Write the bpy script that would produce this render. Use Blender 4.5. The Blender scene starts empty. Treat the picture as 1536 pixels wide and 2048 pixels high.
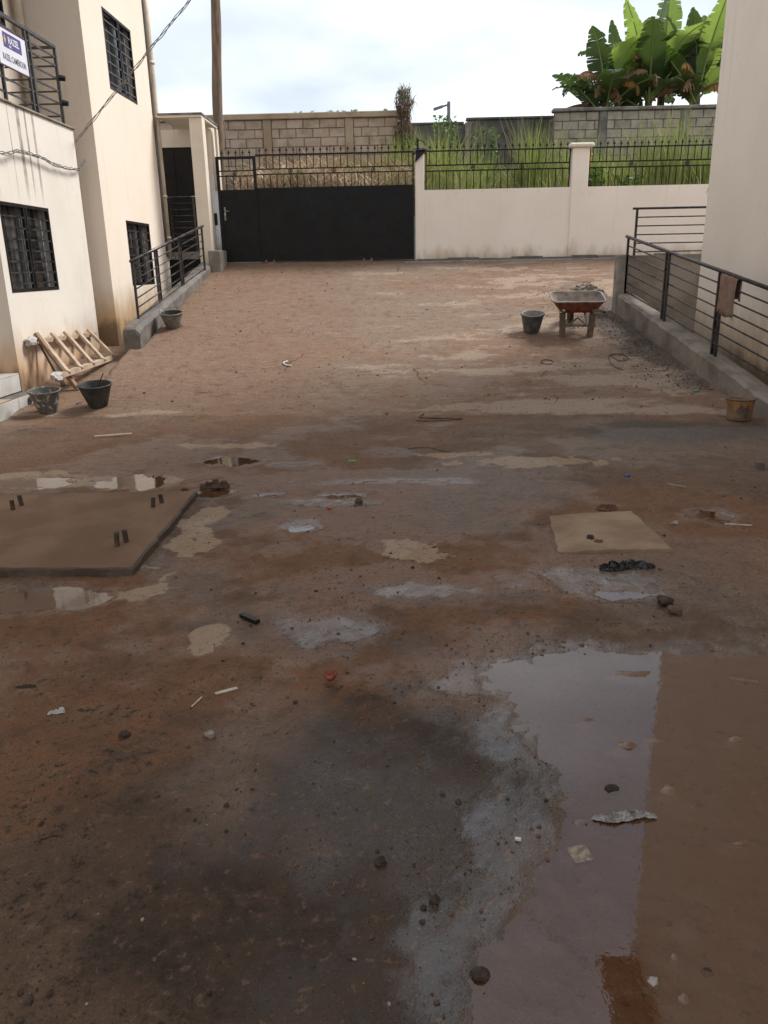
import bpy, bmesh, math, random
import numpy as np
from mathutils import Vector, Matrix

random.seed(7)
rng = np.random.default_rng(11)
sc = bpy.context.scene
COL = sc.collection
R_ = math.radians

# ------------------------------------------------------------------ camera, sky, sun, exposure
cam_d = bpy.data.cameras.new('camera')
cam = bpy.data.objects.new('camera', cam_d)
COL.objects.link(cam)
cam_d.sensor_fit = 'VERTICAL'
cam_d.sensor_height = 36.0
cam_d.lens = 1555.0 / 2048.0 * 36.0
cam_d.clip_start = 0.05
cam_d.clip_end = 2000
PITCH, YAW, ROLL, EYE = R_(17.6), R_(1.75), R_(1.07), 1.75
fw = Vector((-math.sin(YAW) * math.cos(PITCH), math.cos(YAW) * math.cos(PITCH), -math.sin(PITCH)))
rt0 = Vector((math.cos(YAW), math.sin(YAW), 0))
up0 = rt0.cross(fw)
rt = rt0 * math.cos(ROLL) - up0 * math.sin(ROLL)
up = up0 * math.cos(ROLL) + rt0 * math.sin(ROLL)
m3 = Matrix((rt, up, -fw)).transposed()
cam.matrix_world = Matrix.Translation((0, 0, EYE)) @ m3.to_4x4()
sc.camera = cam

SUN_AZ = R_(66)      # from +Y towards +X
SUN_EL = R_(50)
world = bpy.data.worlds.new('World')
sc.world = world
world.use_nodes = True
wn, wl = world.node_tree.nodes, world.node_tree.links
wn.clear()
w_out = wn.new('ShaderNodeOutputWorld')
sky = wn.new('ShaderNodeTexSky')
sky.sky_type = 'NISHITA'
sky.sun_disc = False
sky.sun_elevation = SUN_EL
sky.sun_rotation = SUN_AZ
sky.air_density = 1.2
sky.dust_density = 2.0
b_sky = wn.new('ShaderNodeBackground')
b_sky.inputs['Strength'].default_value = 0.07
wl.new(sky.outputs[0], b_sky.inputs['Color'])
w_tc = wn.new('ShaderNodeTexCoord')
w_map = wn.new('ShaderNodeMapping')
w_map.inputs['Scale'].default_value = (1.0, 1.0, 2.6)
w_map.inputs['Location'].default_value = (0.3, 0.2, 0.0)
wl.new(w_tc.outputs['Generated'], w_map.inputs['Vector'])
w_n = wn.new('ShaderNodeTexNoise')
w_n.inputs['Scale'].default_value = 1.7
w_n.inputs['Detail'].default_value = 5.0
w_n.inputs['Roughness'].default_value = 0.48
wl.new(w_map.outputs[0], w_n.inputs['Vector'])
w_r = wn.new('ShaderNodeValToRGB')
w_r.color_ramp.elements[0].position = 0.40
w_r.color_ramp.elements[0].color = (0.185, 0.208, 0.240, 1)
w_r.color_ramp.elements[1].position = 0.60
w_r.color_ramp.elements[1].color = (0.415, 0.427, 0.440, 1)
wl.new(w_n.outputs['Fac'], w_r.inputs['Fac'])
b_cl = wn.new('ShaderNodeBackground')
b_cl.inputs['Strength'].default_value = 0.98
wl.new(w_r.outputs['Color'], b_cl.inputs['Color'])
w_mix = wn.new('ShaderNodeMixShader')
w_mix.inputs['Fac'].default_value = 0.86
wl.new(b_sky.outputs[0], w_mix.inputs[1])
wl.new(b_cl.outputs[0], w_mix.inputs[2])
wl.new(w_mix.outputs[0], w_out.inputs['Surface'])

sun_d = bpy.data.lights.new('sun', 'SUN')
sun_d.energy = 1.3
sun_d.angle = R_(20)
sun_d.color = (1.0, 0.98, 0.95)
sun = bpy.data.objects.new('sun', sun_d)
COL.objects.link(sun)
sdir = Vector((math.sin(SUN_AZ) * math.cos(SUN_EL), math.cos(SUN_AZ) * math.cos(SUN_EL), math.sin(SUN_EL)))
sun.rotation_euler = (-sdir).to_track_quat('-Z', 'Y').to_euler()
sun.location = (20, 20, 30)

sc.view_settings.view_transform = 'Standard'
sc.view_settings.look = 'None'
sc.view_settings.gamma = 1.0
sc.view_settings.exposure = 1.75
sc.cycles.max_bounces = 7
sc.cycles.diffuse_bounces = 4
sc.cycles.glossy_bounces = 3
sc.cycles.transparent_max_bounces = 6
sc.cycles.transmission_bounces = 3
sc.view_settings.use_curve_mapping = False

# ------------------------------------------------------------------ materials
def nodes_of(name):
    m = bpy.data.materials.new(name)
    m.use_nodes = True
    nt = m.node_tree
    return m, nt.nodes, nt.links, nt.nodes['Principled BSDF']

def noise(n, l, vec, scale, detail=4.0, rough=0.55, dist=0.0):
    t = n.new('ShaderNodeTexNoise')
    t.inputs['Scale'].default_value = scale
    t.inputs['Detail'].default_value = detail
    t.inputs['Roughness'].default_value = rough
    t.inputs['Distortion'].default_value = dist
    if vec is not None:
        l.new(vec, t.inputs['Vector'])
    return t.outputs['Fac']

def maprange(n, l, val, a, b, c=0.0, d=1.0, smooth=True):
    t = n.new('ShaderNodeMapRange')
    if smooth:
        t.interpolation_type = 'SMOOTHSTEP'
    t.inputs['From Min'].default_value = a
    t.inputs['From Max'].default_value = b
    t.inputs['To Min'].default_value = c
    t.inputs['To Max'].default_value = d
    l.new(val, t.inputs['Value'])
    return t.outputs['Result']

def mixc(n, l, fac, a, b, mode='MIX'):
    t = n.new('ShaderNodeMix')
    t.data_type = 'RGBA'
    t.blend_type = mode
    for sock, v in ((0, fac), (6, a), (7, b)):
        if isinstance(v, (int, float)):
            t.inputs[sock].default_value = v
        elif isinstance(v, tuple):
            t.inputs[sock].default_value = (*v, 1) if len(v) == 3 else v
        else:
            l.new(v, t.inputs[sock])
    return t.outputs[2]

def math_(n, l, op, a, b=None, clamp=False):
    t = n.new('ShaderNodeMath')
    t.operation = op
    t.use_clamp = clamp
    for i, v in enumerate((a, b)):
        if v is None:
            continue
        if isinstance(v, (int, float)):
            t.inputs[i].default_value = v
        else:
            l.new(v, t.inputs[i])
    return t.outputs[0]

def bump(n, l, bs, h, strength, dist, prev=None):
    t = n.new('ShaderNodeBump')
    t.inputs['Strength'].default_value = strength
    t.inputs['Distance'].default_value = dist
    l.new(h, t.inputs['Height'])
    if prev is not None:
        l.new(prev, t.inputs['Normal'])
    l.new(t.outputs[0], bs.inputs['Normal'])
    return t.outputs[0]

def pos_of(n):
    return n.new('ShaderNodeNewGeometry').outputs['Position']

def scaled(n, l, vec, s):
    t = n.new('ShaderNodeMapping')
    t.inputs['Scale'].default_value = s
    l.new(vec, t.inputs['Vector'])
    return t.outputs[0]

def pm(name, c1, c2, scale=6.0, rough=0.7, bstr=0.25, bdist=0.01, fine=90.0, metal=0.0, spec=0.4, stretch=None, lo=0.38, hi=0.64, rr=0.12):
    """general worn surface: two colours mixed by noise in place, fine relief"""
    m, n, l, b = nodes_of(name)
    p = pos_of(n)
    if stretch:
        p = scaled(n, l, p, stretch)
    f = maprange(n, l, noise(n, l, p, scale, 6), lo, hi)
    c = mixc(n, l, f, c1, c2)
    g = noise(n, l, p, fine, 3)
    c = mixc(n, l, maprange(n, l, g, 0.35, 0.7, 0.0, 0.28), c, (c1[0] * .6, c1[1] * .6, c1[2] * .6))
    l.new(c, b.inputs['Base Color'])
    l.new(maprange(n, l, f, 0, 1, max(0.02, rough - rr), min(1, rough + rr), False), b.inputs['Roughness'])
    b.inputs['Metallic'].default_value = metal
    b.inputs['Specular IOR Level'].default_value = spec
    bump(n, l, b, g, bstr, bdist)
    return m

def plaster(name, col, stain_z=None, stain=(0.50, 0.27, 0.12), streak=None, soot=0.0, dirt=0.35):
    m, n, l, b = nodes_of(name)
    p = pos_of(n)
    sep = n.new('ShaderNodeSeparateXYZ')
    l.new(p, sep.inputs[0])
    big = noise(n, l, p, 0.9, 5)
    c = mixc(n, l, maprange(n, l, big, 0.35, 0.7, 0, dirt), col, (col[0] * .86, col[1] * .84, col[2] * .80))
    vert = noise(n, l, scaled(n, l, p, (5.0, 5.0, 0.35)), 1.6, 5)
    c = mixc(n, l, maprange(n, l, vert, 0.56, 0.78, 0, 0.30), c, (col[0] * .72, col[1] * .69, col[2] * .64))
    blot = noise(n, l, p, 7.0, 5)
    c = mixc(n, l, maprange(n, l, blot, 0.62, 0.75, 0, 0.22), c, (col[0] * .68, col[1] * .62, col[2] * .55))
    if streak:
        # narrow rain streaks running down from the parapet
        y0, z0, z1 = streak
        s = noise(n, l, scaled(n, l, p, (0.0, 8.5, 0.05)), 1.0, 2, 0.4)
        k = maprange(n, l, s, 0.54, 0.60, 0, 1)
        wob = noise(n, l, p, 3.5, 3)
        k = math_(n, l, 'MULTIPLY', k, maprange(n, l, sep.outputs['Z'], z0, z1, 0, 1))
        k = math_(n, l, 'MULTIPLY', k, maprange(n, l, wob, 0.3, 0.6, 0.35, 0.85))
        k = math_(n, l, 'MULTIPLY', k, maprange(n, l, sep.outputs['Y'], y0 + .35, y0, 0, 1))
        c = mixc(n, l, k, c, (0.20, 0.17, 0.14))
    if stain_z:
        z0, z1 = stain_z
        zz = math_(n, l, 'ADD', sep.outputs['Z'], math_(n, l, 'MULTIPLY', noise(n, l, scaled(n, l, p, (1.6, 1.6, .7)), 2.0, 6, 0.62), -0.95))
        k = maprange(n, l, zz, z1 - .48, z0 - .48, 0, 0.85)
        c = mixc(n, l, k, c, stain)
        k2 = maprange(n, l, zz, z0 - .35, z0 - .62, 0, 0.8)
        c = mixc(n, l, k2, c, (0.16, 0.10, 0.06))
    if soot:
        k = maprange(n, l, noise(n, l, p, 2.4, 6), 0.45, 0.7, 0, soot)
        c = mixc(n, l, k, c, (0.09, 0.08, 0.07))
    l.new(c, b.inputs['Base Color'])
    b.inputs['Roughness'].default_value = 0.86
    b.inputs['Specular IOR Level'].default_value = 0.25
    h = math_(n, l, 'ADD', noise(n, l, p, 14, 5), math_(n, l, 'MULTIPLY', noise(n, l, p, 120, 3), 0.4))
    bump(n, l, b, h, 0.22, 0.012)
    return m

M = {}
M['cream_a'] = plaster('plaster_front_block', (0.72, 0.665, 0.59), (0.40, 1.15), (0.50, 0.30, 0.15), streak=(11.9, 2.55, 3.2), dirt=.5)
M['cream_b'] = plaster('plaster_rear_block', (0.79, 0.68, 0.565), (0.85, 1.55), (0.55, 0.33, 0.15), dirt=.25)
M['cream_r'] = plaster('plaster_right', (0.82, 0.73, 0.625), (0.45, 1.3), (0.42, 0.30, 0.18))
M['cream_w'] = plaster('plaster_boundary', (0.88, 0.795, 0.70), (1.70, 2.15), (0.50, 0.37, 0.25), dirt=.4)
M['cream_p'] = plaster('plaster_porch', (0.74, 0.66, 0.55), soot=.10)
M['cream_shade'] = plaster('plaster_entrance_shade', (0.55, 0.45, 0.34), (0.2, 1.0))  # cream plaster darkened for a wall in shade, not assigned
M['pale_blue'] = plaster('plaster_pale_blue', (0.66, 0.69, 0.72), (1.9, 2.5), (0.35, 0.25, 0.17))
M['cement'] = pm('cement', (0.30, 0.27, 0.235), (0.20, 0.175, 0.15), 3.5, .82, .35, .012)
M['cement_kerb'] = pm('dirty_kerb_cement', (0.25, 0.212, 0.172), (0.145, 0.118, 0.093), 2.6, .85, .4, .012, 60)
M['cement_dark'] = pm('cement_dark', (0.115, 0.102, 0.09), (0.19, 0.17, 0.145), 4, .8, .4, .012)
M['cement_side'] = pm('cement_retaining', (0.29, 0.245, 0.205), (0.20, 0.165, 0.135), 2.2, .85, .35, .012)
M['coping'] = pm('coping_stained', (0.33, 0.235, 0.155), (0.44, 0.34, 0.24), 2.5, .85, .4, .015)
M['coping_grey'] = pm('coping_grey', (0.12, 0.108, 0.095), (0.26, 0.235, 0.20), 3.5, .88, .5, .015)
M['mortar'] = pm('mortar', (0.36, 0.28, 0.205), (0.24, 0.18, 0.13), 5, .9, .4, .01)
M['mortar_grey'] = pm('mortar_grey', (0.16, 0.14, 0.115), (0.10, 0.088, 0.075), 5, .9, .4, .01)
M['old_wall'] = pm('old_dark_wall', (0.075, 0.07, 0.066), (0.17, 0.15, 0.13), 1.8, .9, .4, .02)
def blockmat(name, a, b2, dark):
    m, n, l, b = nodes_of(name)
    p = pos_of(n)
    oi = n.new('ShaderNodeObjectInfo')
    c = mixc(n, l, oi.outputs['Random'], a, b2)
    c = mixc(n, l, maprange(n, l, noise(n, l, p, 3.2, 6, .6), 0.42, 0.68, 0, .65), c, dark)
    g = noise(n, l, p, 70, 4)
    c = mixc(n, l, maprange(n, l, g, 0.5, 0.75, 0, .45), c, dark)
    l.new(c, b.inputs['Base Color'])
    b.inputs['Roughness'].default_value = .92
    b.inputs['Specular IOR Level'].default_value = .2
    bump(n, l, b, g, .6, .012)
    return m
M['block'] = blockmat('concrete_block', (0.50, 0.40, 0.305), (0.42, 0.33, 0.25), (0.26, 0.195, 0.145))
M['block_grey'] = blockmat('concrete_block_grey', (0.42, 0.36, 0.29), (0.33, 0.285, 0.23), (0.16, 0.138, 0.113))
M['black_metal'] = pm('black_paint', (0.010, 0.009, 0.010), (0.018, 0.015, 0.015), 5, .5, .1, .003, 60, 0, .25)
M['rail_metal'] = pm('dark_rail_paint', (0.022, 0.018, 0.019), (0.05, 0.042, 0.04), 6, .36, .12, .003, 80, 0, .5)
def gate_sheet():
    m, n, l, b = nodes_of('gate_sheet_paint')
    p = pos_of(n)
    f = noise(n, l, p, 1.6, 5, .6, .6)
    c = mixc(n, l, maprange(n, l, f, .42, .68), (0.005, 0.005, 0.005), (0.014, 0.012, 0.011))
    c = mixc(n, l, maprange(n, l, noise(n, l, p, 22, 5), .68, .78, 0, .3), c, (0.05, 0.038, 0.03))
    l.new(c, b.inputs['Base Color'])
    l.new(maprange(n, l, f, .3, .7, .36, .6), b.inputs['Roughness'])
    b.inputs['Specular IOR Level'].default_value = .22
    bump(n, l, b, noise(n, l, p, 1.8, 3), .6, .06)
    return m
M['gate_sheet'] = gate_sheet()
M['track'] = pm('track_rust', (0.30, 0.17, 0.11), (0.20, 0.10, 0.06), 8, .7, .3, .004)
M['steel'] = pm('handle_steel', (0.35, 0.33, 0.29), (0.22, 0.2, 0.17), 20, .4, .1, .002, 90, .8)
M['pvc'] = pm('downpipe_cream', (0.64, 0.53, 0.41), (0.54, 0.43, 0.32), 4, .5, .12, .004)
M['alu'] = pm('aluminium_frame', (0.30, 0.30, 0.30), (0.22, 0.22, 0.22), 9, .45, .08, .002, 90, .3)
M['white'] = pm('white_sill', (0.72, 0.70, 0.67), (0.60, 0.57, 0.53), 6, .6, .15, .004)
M['tile'] = pm('white_tile', (0.58, 0.57, 0.54), (0.44, 0.42, 0.38), 3, .3, .08, .003)
M['tile_brown'] = pm('brown_tile', (0.42, 0.29, 0.18), (0.33, 0.22, 0.13), 5, .32, .08, .003)
M['joint'] = pm('tile_joint', (0.16, 0.14, 0.12), (0.10, 0.09, 0.08), 8, .9, .2, .004)
M['pole_wood'] = pm('pole_wood', (0.25, 0.175, 0.12), (0.15, 0.105, 0.075), 4, .85, .6, .012, 30, 0, .3, (7, 7, .6))
M['wood'] = pm('weathered_timber', (0.48, 0.37, 0.27), (0.34, 0.245, 0.17), 6, .8, .4, .005, 70, 0, .3, (1, 1, 1))
M['wood_brown'] = pm('brown_timber', (0.22, 0.135, 0.08), (0.30, 0.20, 0.13), 8, .85, .5, .006, 50)
M['wood_dark'] = pm('old_timber', (0.13, 0.085, 0.055), (0.20, 0.14, 0.09), 8, .85, .5, .006, 50)
M['lamp'] = pm('lamp_paint', (0.20, 0.20, 0.21), (0.15, 0.15, 0.16), 9, .5, .1, .003)
M['cable'] = pm('cable_grey', (0.17, 0.155, 0.145), (0.11, 0.10, 0.095), 20, .6, .1, .002)
M['cable_pale'] = pm('cable_pale', (0.34, 0.31, 0.28), (0.24, 0.22, 0.2), 20, .55, .1, .002)
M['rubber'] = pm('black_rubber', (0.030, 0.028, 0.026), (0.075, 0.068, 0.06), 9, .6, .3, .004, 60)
M['rubber_grey'] = pm('cement_caked_rubber', (0.14, 0.125, 0.105), (0.24, 0.21, 0.175), 9, .75, .4, .005, 50)
M['rubber_splash'] = pm('splashed_rubber', (0.115, 0.105, 0.095), (0.42, 0.40, 0.37), 16, .7, .4, .005, 40, lo=.52, hi=.64)
M['tin'] = pm('bucket_blue_grey', (0.075, 0.078, 0.080), (0.16, 0.155, 0.15), 10, .5, .3, .004, 60, .2)
M['cement_in'] = pm('dried_cement', (0.34, 0.315, 0.28), (0.22, 0.2, 0.175), 9, .85, .6, .012, 40)
M['tray_in'] = pm('rusty_cement_lining', (0.20, 0.165, 0.135), (0.115, 0.085, 0.065), 7, .85, .6, .012, 40)
M['red_paint'] = pm('worn_red_paint', (0.24, 0.055, 0.026), (0.075, 0.042, 0.03), 9, .55, .3, .004, 45, lo=.42, hi=.62)
M['paint_pail'] = pm('caked_pail', (0.11, 0.075, 0.05), (0.28, 0.19, 0.11), 7, .7, .4, .005, 40)
M['paint_yellow'] = pm('ochre_drips', (0.33, 0.165, 0.06), (0.21, 0.095, 0.04), 9, .6, .3, .004, 40)
M['towel'] = pm('brown_towel', (0.29, 0.195, 0.145), (0.215, 0.14, 0.105), 7, .95, .6, .004, 160, 0, .15)
M['wrap'] = pm('white_rag', (0.52, 0.50, 0.47), (0.36, 0.33, 0.30), 18, .8, .5, .01, 60)
M['slab'] = pm('slab_concrete', (0.165, 0.098, 0.060), (0.225, 0.145, 0.094), 2.2, .85, .35, .008, 70, 0, .12, rr=.08)
M['slab_edge'] = pm('slab_dark_edge', (0.07, 0.045, 0.03), (0.10, 0.065, 0.042), 8, .55, .5, .012, 60)  # darker tone for the slab's side faces
M['manhole'] = pm('tan_cover', (0.315, 0.222, 0.145), (0.215, 0.145, 0.092), 2.2, .88, .35, .006, 80, 0, .12, rr=.06)
M['pipe_stub'] = pm('mud_pipe', (0.065, 0.05, 0.038), (0.11, 0.085, 0.062), 20, .6, .3, .004, 60)
M['clod'] = pm('dark_clod', (0.045, 0.032, 0.024), (0.085, 0.062, 0.046), 30, .92, .7, .008, 90, 0, .15, rr=.05)
M['wet_earth'] = pm('wet_earth', (0.030, 0.023, 0.018), (0.055, 0.041, 0.031), 20, .9, .7, .01, 70, 0, .15, rr=.05)
M['brown_rock'] = pm('brown_rock', (0.085, 0.045, 0.026), (0.14, 0.075, 0.042), 25, .7, .6, .006, 90)
M['pale_rock'] = pm('pale_rock', (0.36, 0.32, 0.27), (0.24, 0.205, 0.17), 25, .75, .5, .006, 90)
M['black_bag'] = pm('black_plastic', (0.010, 0.010, 0.011), (0.018, 0.017, 0.017), 9, .25, .3, .006, 50)
M['clear_bag'] = pm('clear_plastic', (0.34, 0.315, 0.29), (0.17, 0.145, 0.12), 22, .22, .4, .01, 40)
M['leaf_dead'] = pm('dead_leaf', (0.065, 0.036, 0.022), (0.11, 0.06, 0.035), 20, .7, .4, .004, 60)
M['rust_leaf'] = pm('rust_leaf', (0.16, 0.065, 0.035), (0.09, 0.04, 0.025), 25, .7, .4, .003, 90)
M['nut'] = pm('orange_husk', (0.30, 0.075, 0.03), (0.16, 0.04, 0.02), 40, .55, .4, .003, 90)
M['sponge'] = pm('muddy_tile_scrap', (0.33, 0.26, 0.18), (0.14, 0.11, 0.085), 45, .7, .5, .004, 120)
M['paper'] = pm('pale_paper', (0.55, 0.47, 0.38), (0.42, 0.34, 0.26), 30, .8, .3, .003, 90)
M['blue'] = pm('blue_plastic', (0.02, 0.075, 0.26), (0.015, 0.05, 0.18), 30, .4, .1, .002)
M['green'] = pm('green_plastic', (0.16, 0.42, 0.06), (0.10, 0.3, 0.05), 30, .4, .1, .002)
M['teal'] = pm('teal_plastic', (0.03, 0.42, 0.26), (0.02, 0.3, 0.2), 30, .4, .1, .002)
M['red'] = pm('red_plastic', (0.5, 0.03, 0.02), (0.3, 0.02, 0.015), 30, .4, .1, .002)
M['sign_white'] = pm('sign_white', (0.72, 0.72, 0.76), (0.64, 0.64, 0.69), 5, .45, .05, .002)
M['sign_purple'] = pm('sign_purple', (0.085, 0.062, 0.22), (0.075, 0.055, 0.19), 5, .45, .05, .002)
M['sign_yellow'] = pm('sign_yellow', (0.66, 0.45, 0.04), (0.58, 0.38, 0.03), 5, .45, .05, .002)
M['sign_text'] = pm('sign_grey', (0.12, 0.11, 0.16), (0.15, 0.14, 0.18), 5, .5, .05, .002)
M['sign_border'] = pm('sign_maroon', (0.12, 0.045, 0.09), (0.09, 0.04, 0.07), 5, .5, .05, .002)

def glass():
    m, n, l, b = nodes_of('window_glass')
    p = pos_of(n)
    f = noise(n, l, scaled(n, l, p, (1, 3, .4)), 1.6, 2)
    c = mixc(n, l, maprange(n, l, f, .4, .66), (0.02, 0.02, 0.02), (0.12, 0.115, 0.11))  # paler streaks imitate curtain reflections in the panes
    l.new(c, b.inputs['Base Color'])
    b.inputs['Roughness'].default_value = .08
    b.inputs['Specular IOR Level'].default_value = .5
    return m
M['glass'] = glass()

def leafmat(name, c1, c2, trans, tf=.35, rough=.5, scale=3.0):
    m, n, l, b = nodes_of(name)
    p = pos_of(n)
    oi = n.new('ShaderNodeObjectInfo')
    f = maprange(n, l, noise(n, l, p, scale, 4), .35, .65)
    c = mixc(n, l, f, c1, c2)
    c = mixc(n, l, math_(n, l, 'MULTIPLY', oi.outputs['Random'], .35), c, c2)
    l.new(c, b.inputs['Base Color'])
    b.inputs['Roughness'].default_value = rough
    b.inputs['Specular IOR Level'].default_value = .35
    t = n.new('ShaderNodeBsdfTranslucent')
    t.inputs['Color'].default_value = (*trans, 1)
    mx = n.new('ShaderNodeMixShader')
    mx.inputs[0].default_value = tf
    l.new(b.outputs[0], mx.inputs[1])
    l.new(t.outputs[0], mx.inputs[2])
    l.new(mx.outputs[0], n['Material Output'].inputs['Surface'])
    return m
M['banana'] = leafmat('banana_leaf', (0.062, 0.115, 0.028), (0.135, 0.20, 0.05), (0.34, 0.47, 0.085), .44, .30, 4.0)  # lit leaves, their brightness put into the colour
M['banana_shaded'] = leafmat('banana_leaf_shaded', (0.022, 0.042, 0.016), (0.05, 0.078, 0.028), (0.09, 0.14, 0.03), .30, .36, 5.0)  # same leaf darkened, the shade inside the clump put into the colour
M['banana_dry'] = leafmat('banana_leaf_dry', (0.26, 0.15, 0.075), (0.15, 0.085, 0.045), (0.32, 0.17, 0.07), .3, .8)
M['banana_yellow'] = leafmat('banana_leaf_yellow', (0.42, 0.21, 0.05), (0.22, 0.11, 0.04), (0.45, 0.22, 0.05), .35, .7)
M['midrib'] = leafmat('banana_rib', (0.34, 0.40, 0.14), (0.26, 0.32, 0.10), (0.4, 0.5, 0.12), .35, .45)
M['stem'] = pm('banana_stem', (0.085, 0.075, 0.03), (0.12, 0.085, 0.045), 5, .7, .4, .01, 40, 0, .3, (1, 1, .3))
def grassmat(name, cols, trans, tf):
    """blade colour varies from blade to blade through the 'tint' attribute"""
    m, n, l, b = nodes_of(name)
    at = n.new('ShaderNodeAttribute')
    at.attribute_name = 'tint'
    r = n.new('ShaderNodeValToRGB')
    els = r.color_ramp.elements
    while len(els) < len(cols):
        els.new(.5)
    for i, c in enumerate(cols):
        els[i].position = i / (len(cols) - 1)
        els[i].color = (*c, 1)
    l.new(at.outputs['Fac'], r.inputs['Fac'])
    l.new(r.outputs['Color'], b.inputs['Base Color'])
    b.inputs['Roughness'].default_value = .55
    b.inputs['Specular IOR Level'].default_value = .3
    t = n.new('ShaderNodeBsdfTranslucent')
    l.new(mixc(n, l, 1.0, r.outputs['Color'], trans, 'MULTIPLY'), t.inputs['Color'])
    mx = n.new('ShaderNodeMixShader')
    mx.inputs[0].default_value = tf
    l.new(b.outputs[0], mx.inputs[1])
    l.new(t.outputs[0], mx.inputs[2])
    l.new(mx.outputs[0], n['Material Output'].inputs['Surface'])
    return m
M['grass'] = grassmat('tall_grass', [(0.070, 0.105, 0.030), (0.155, 0.195, 0.060), (0.26, 0.28, 0.11), (0.42, 0.36, 0.21)], (1.45, 1.5, .8), .40)
M['dry_grass'] = grassmat('dry_grass', [(0.17, 0.105, 0.06), (0.36, 0.25, 0.16), (0.66, 0.52, 0.37), (0.24, 0.2, 0.1)], (1, .9, .7), .25)
M['weed'] = grassmat('weed_leaf', [(0.03, 0.065, 0.015), (0.06, 0.12, 0.022), (0.10, 0.17, 0.03)], (1.6, 1.8, .7), .35)
M['creeper'] = grassmat('creeper', [(0.13, 0.085, 0.06), (0.21, 0.14, 0.095), (0.10, 0.14, 0.04)], (1, .9, .6), .2)
M['flower'] = pm('orange_flower', (0.65, 0.30, 0.03), (0.5, 0.15, 0.02), 30, .6, .1, .002)

# ------------------------------------------------------------------ mesh helpers
ORG = {}

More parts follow.
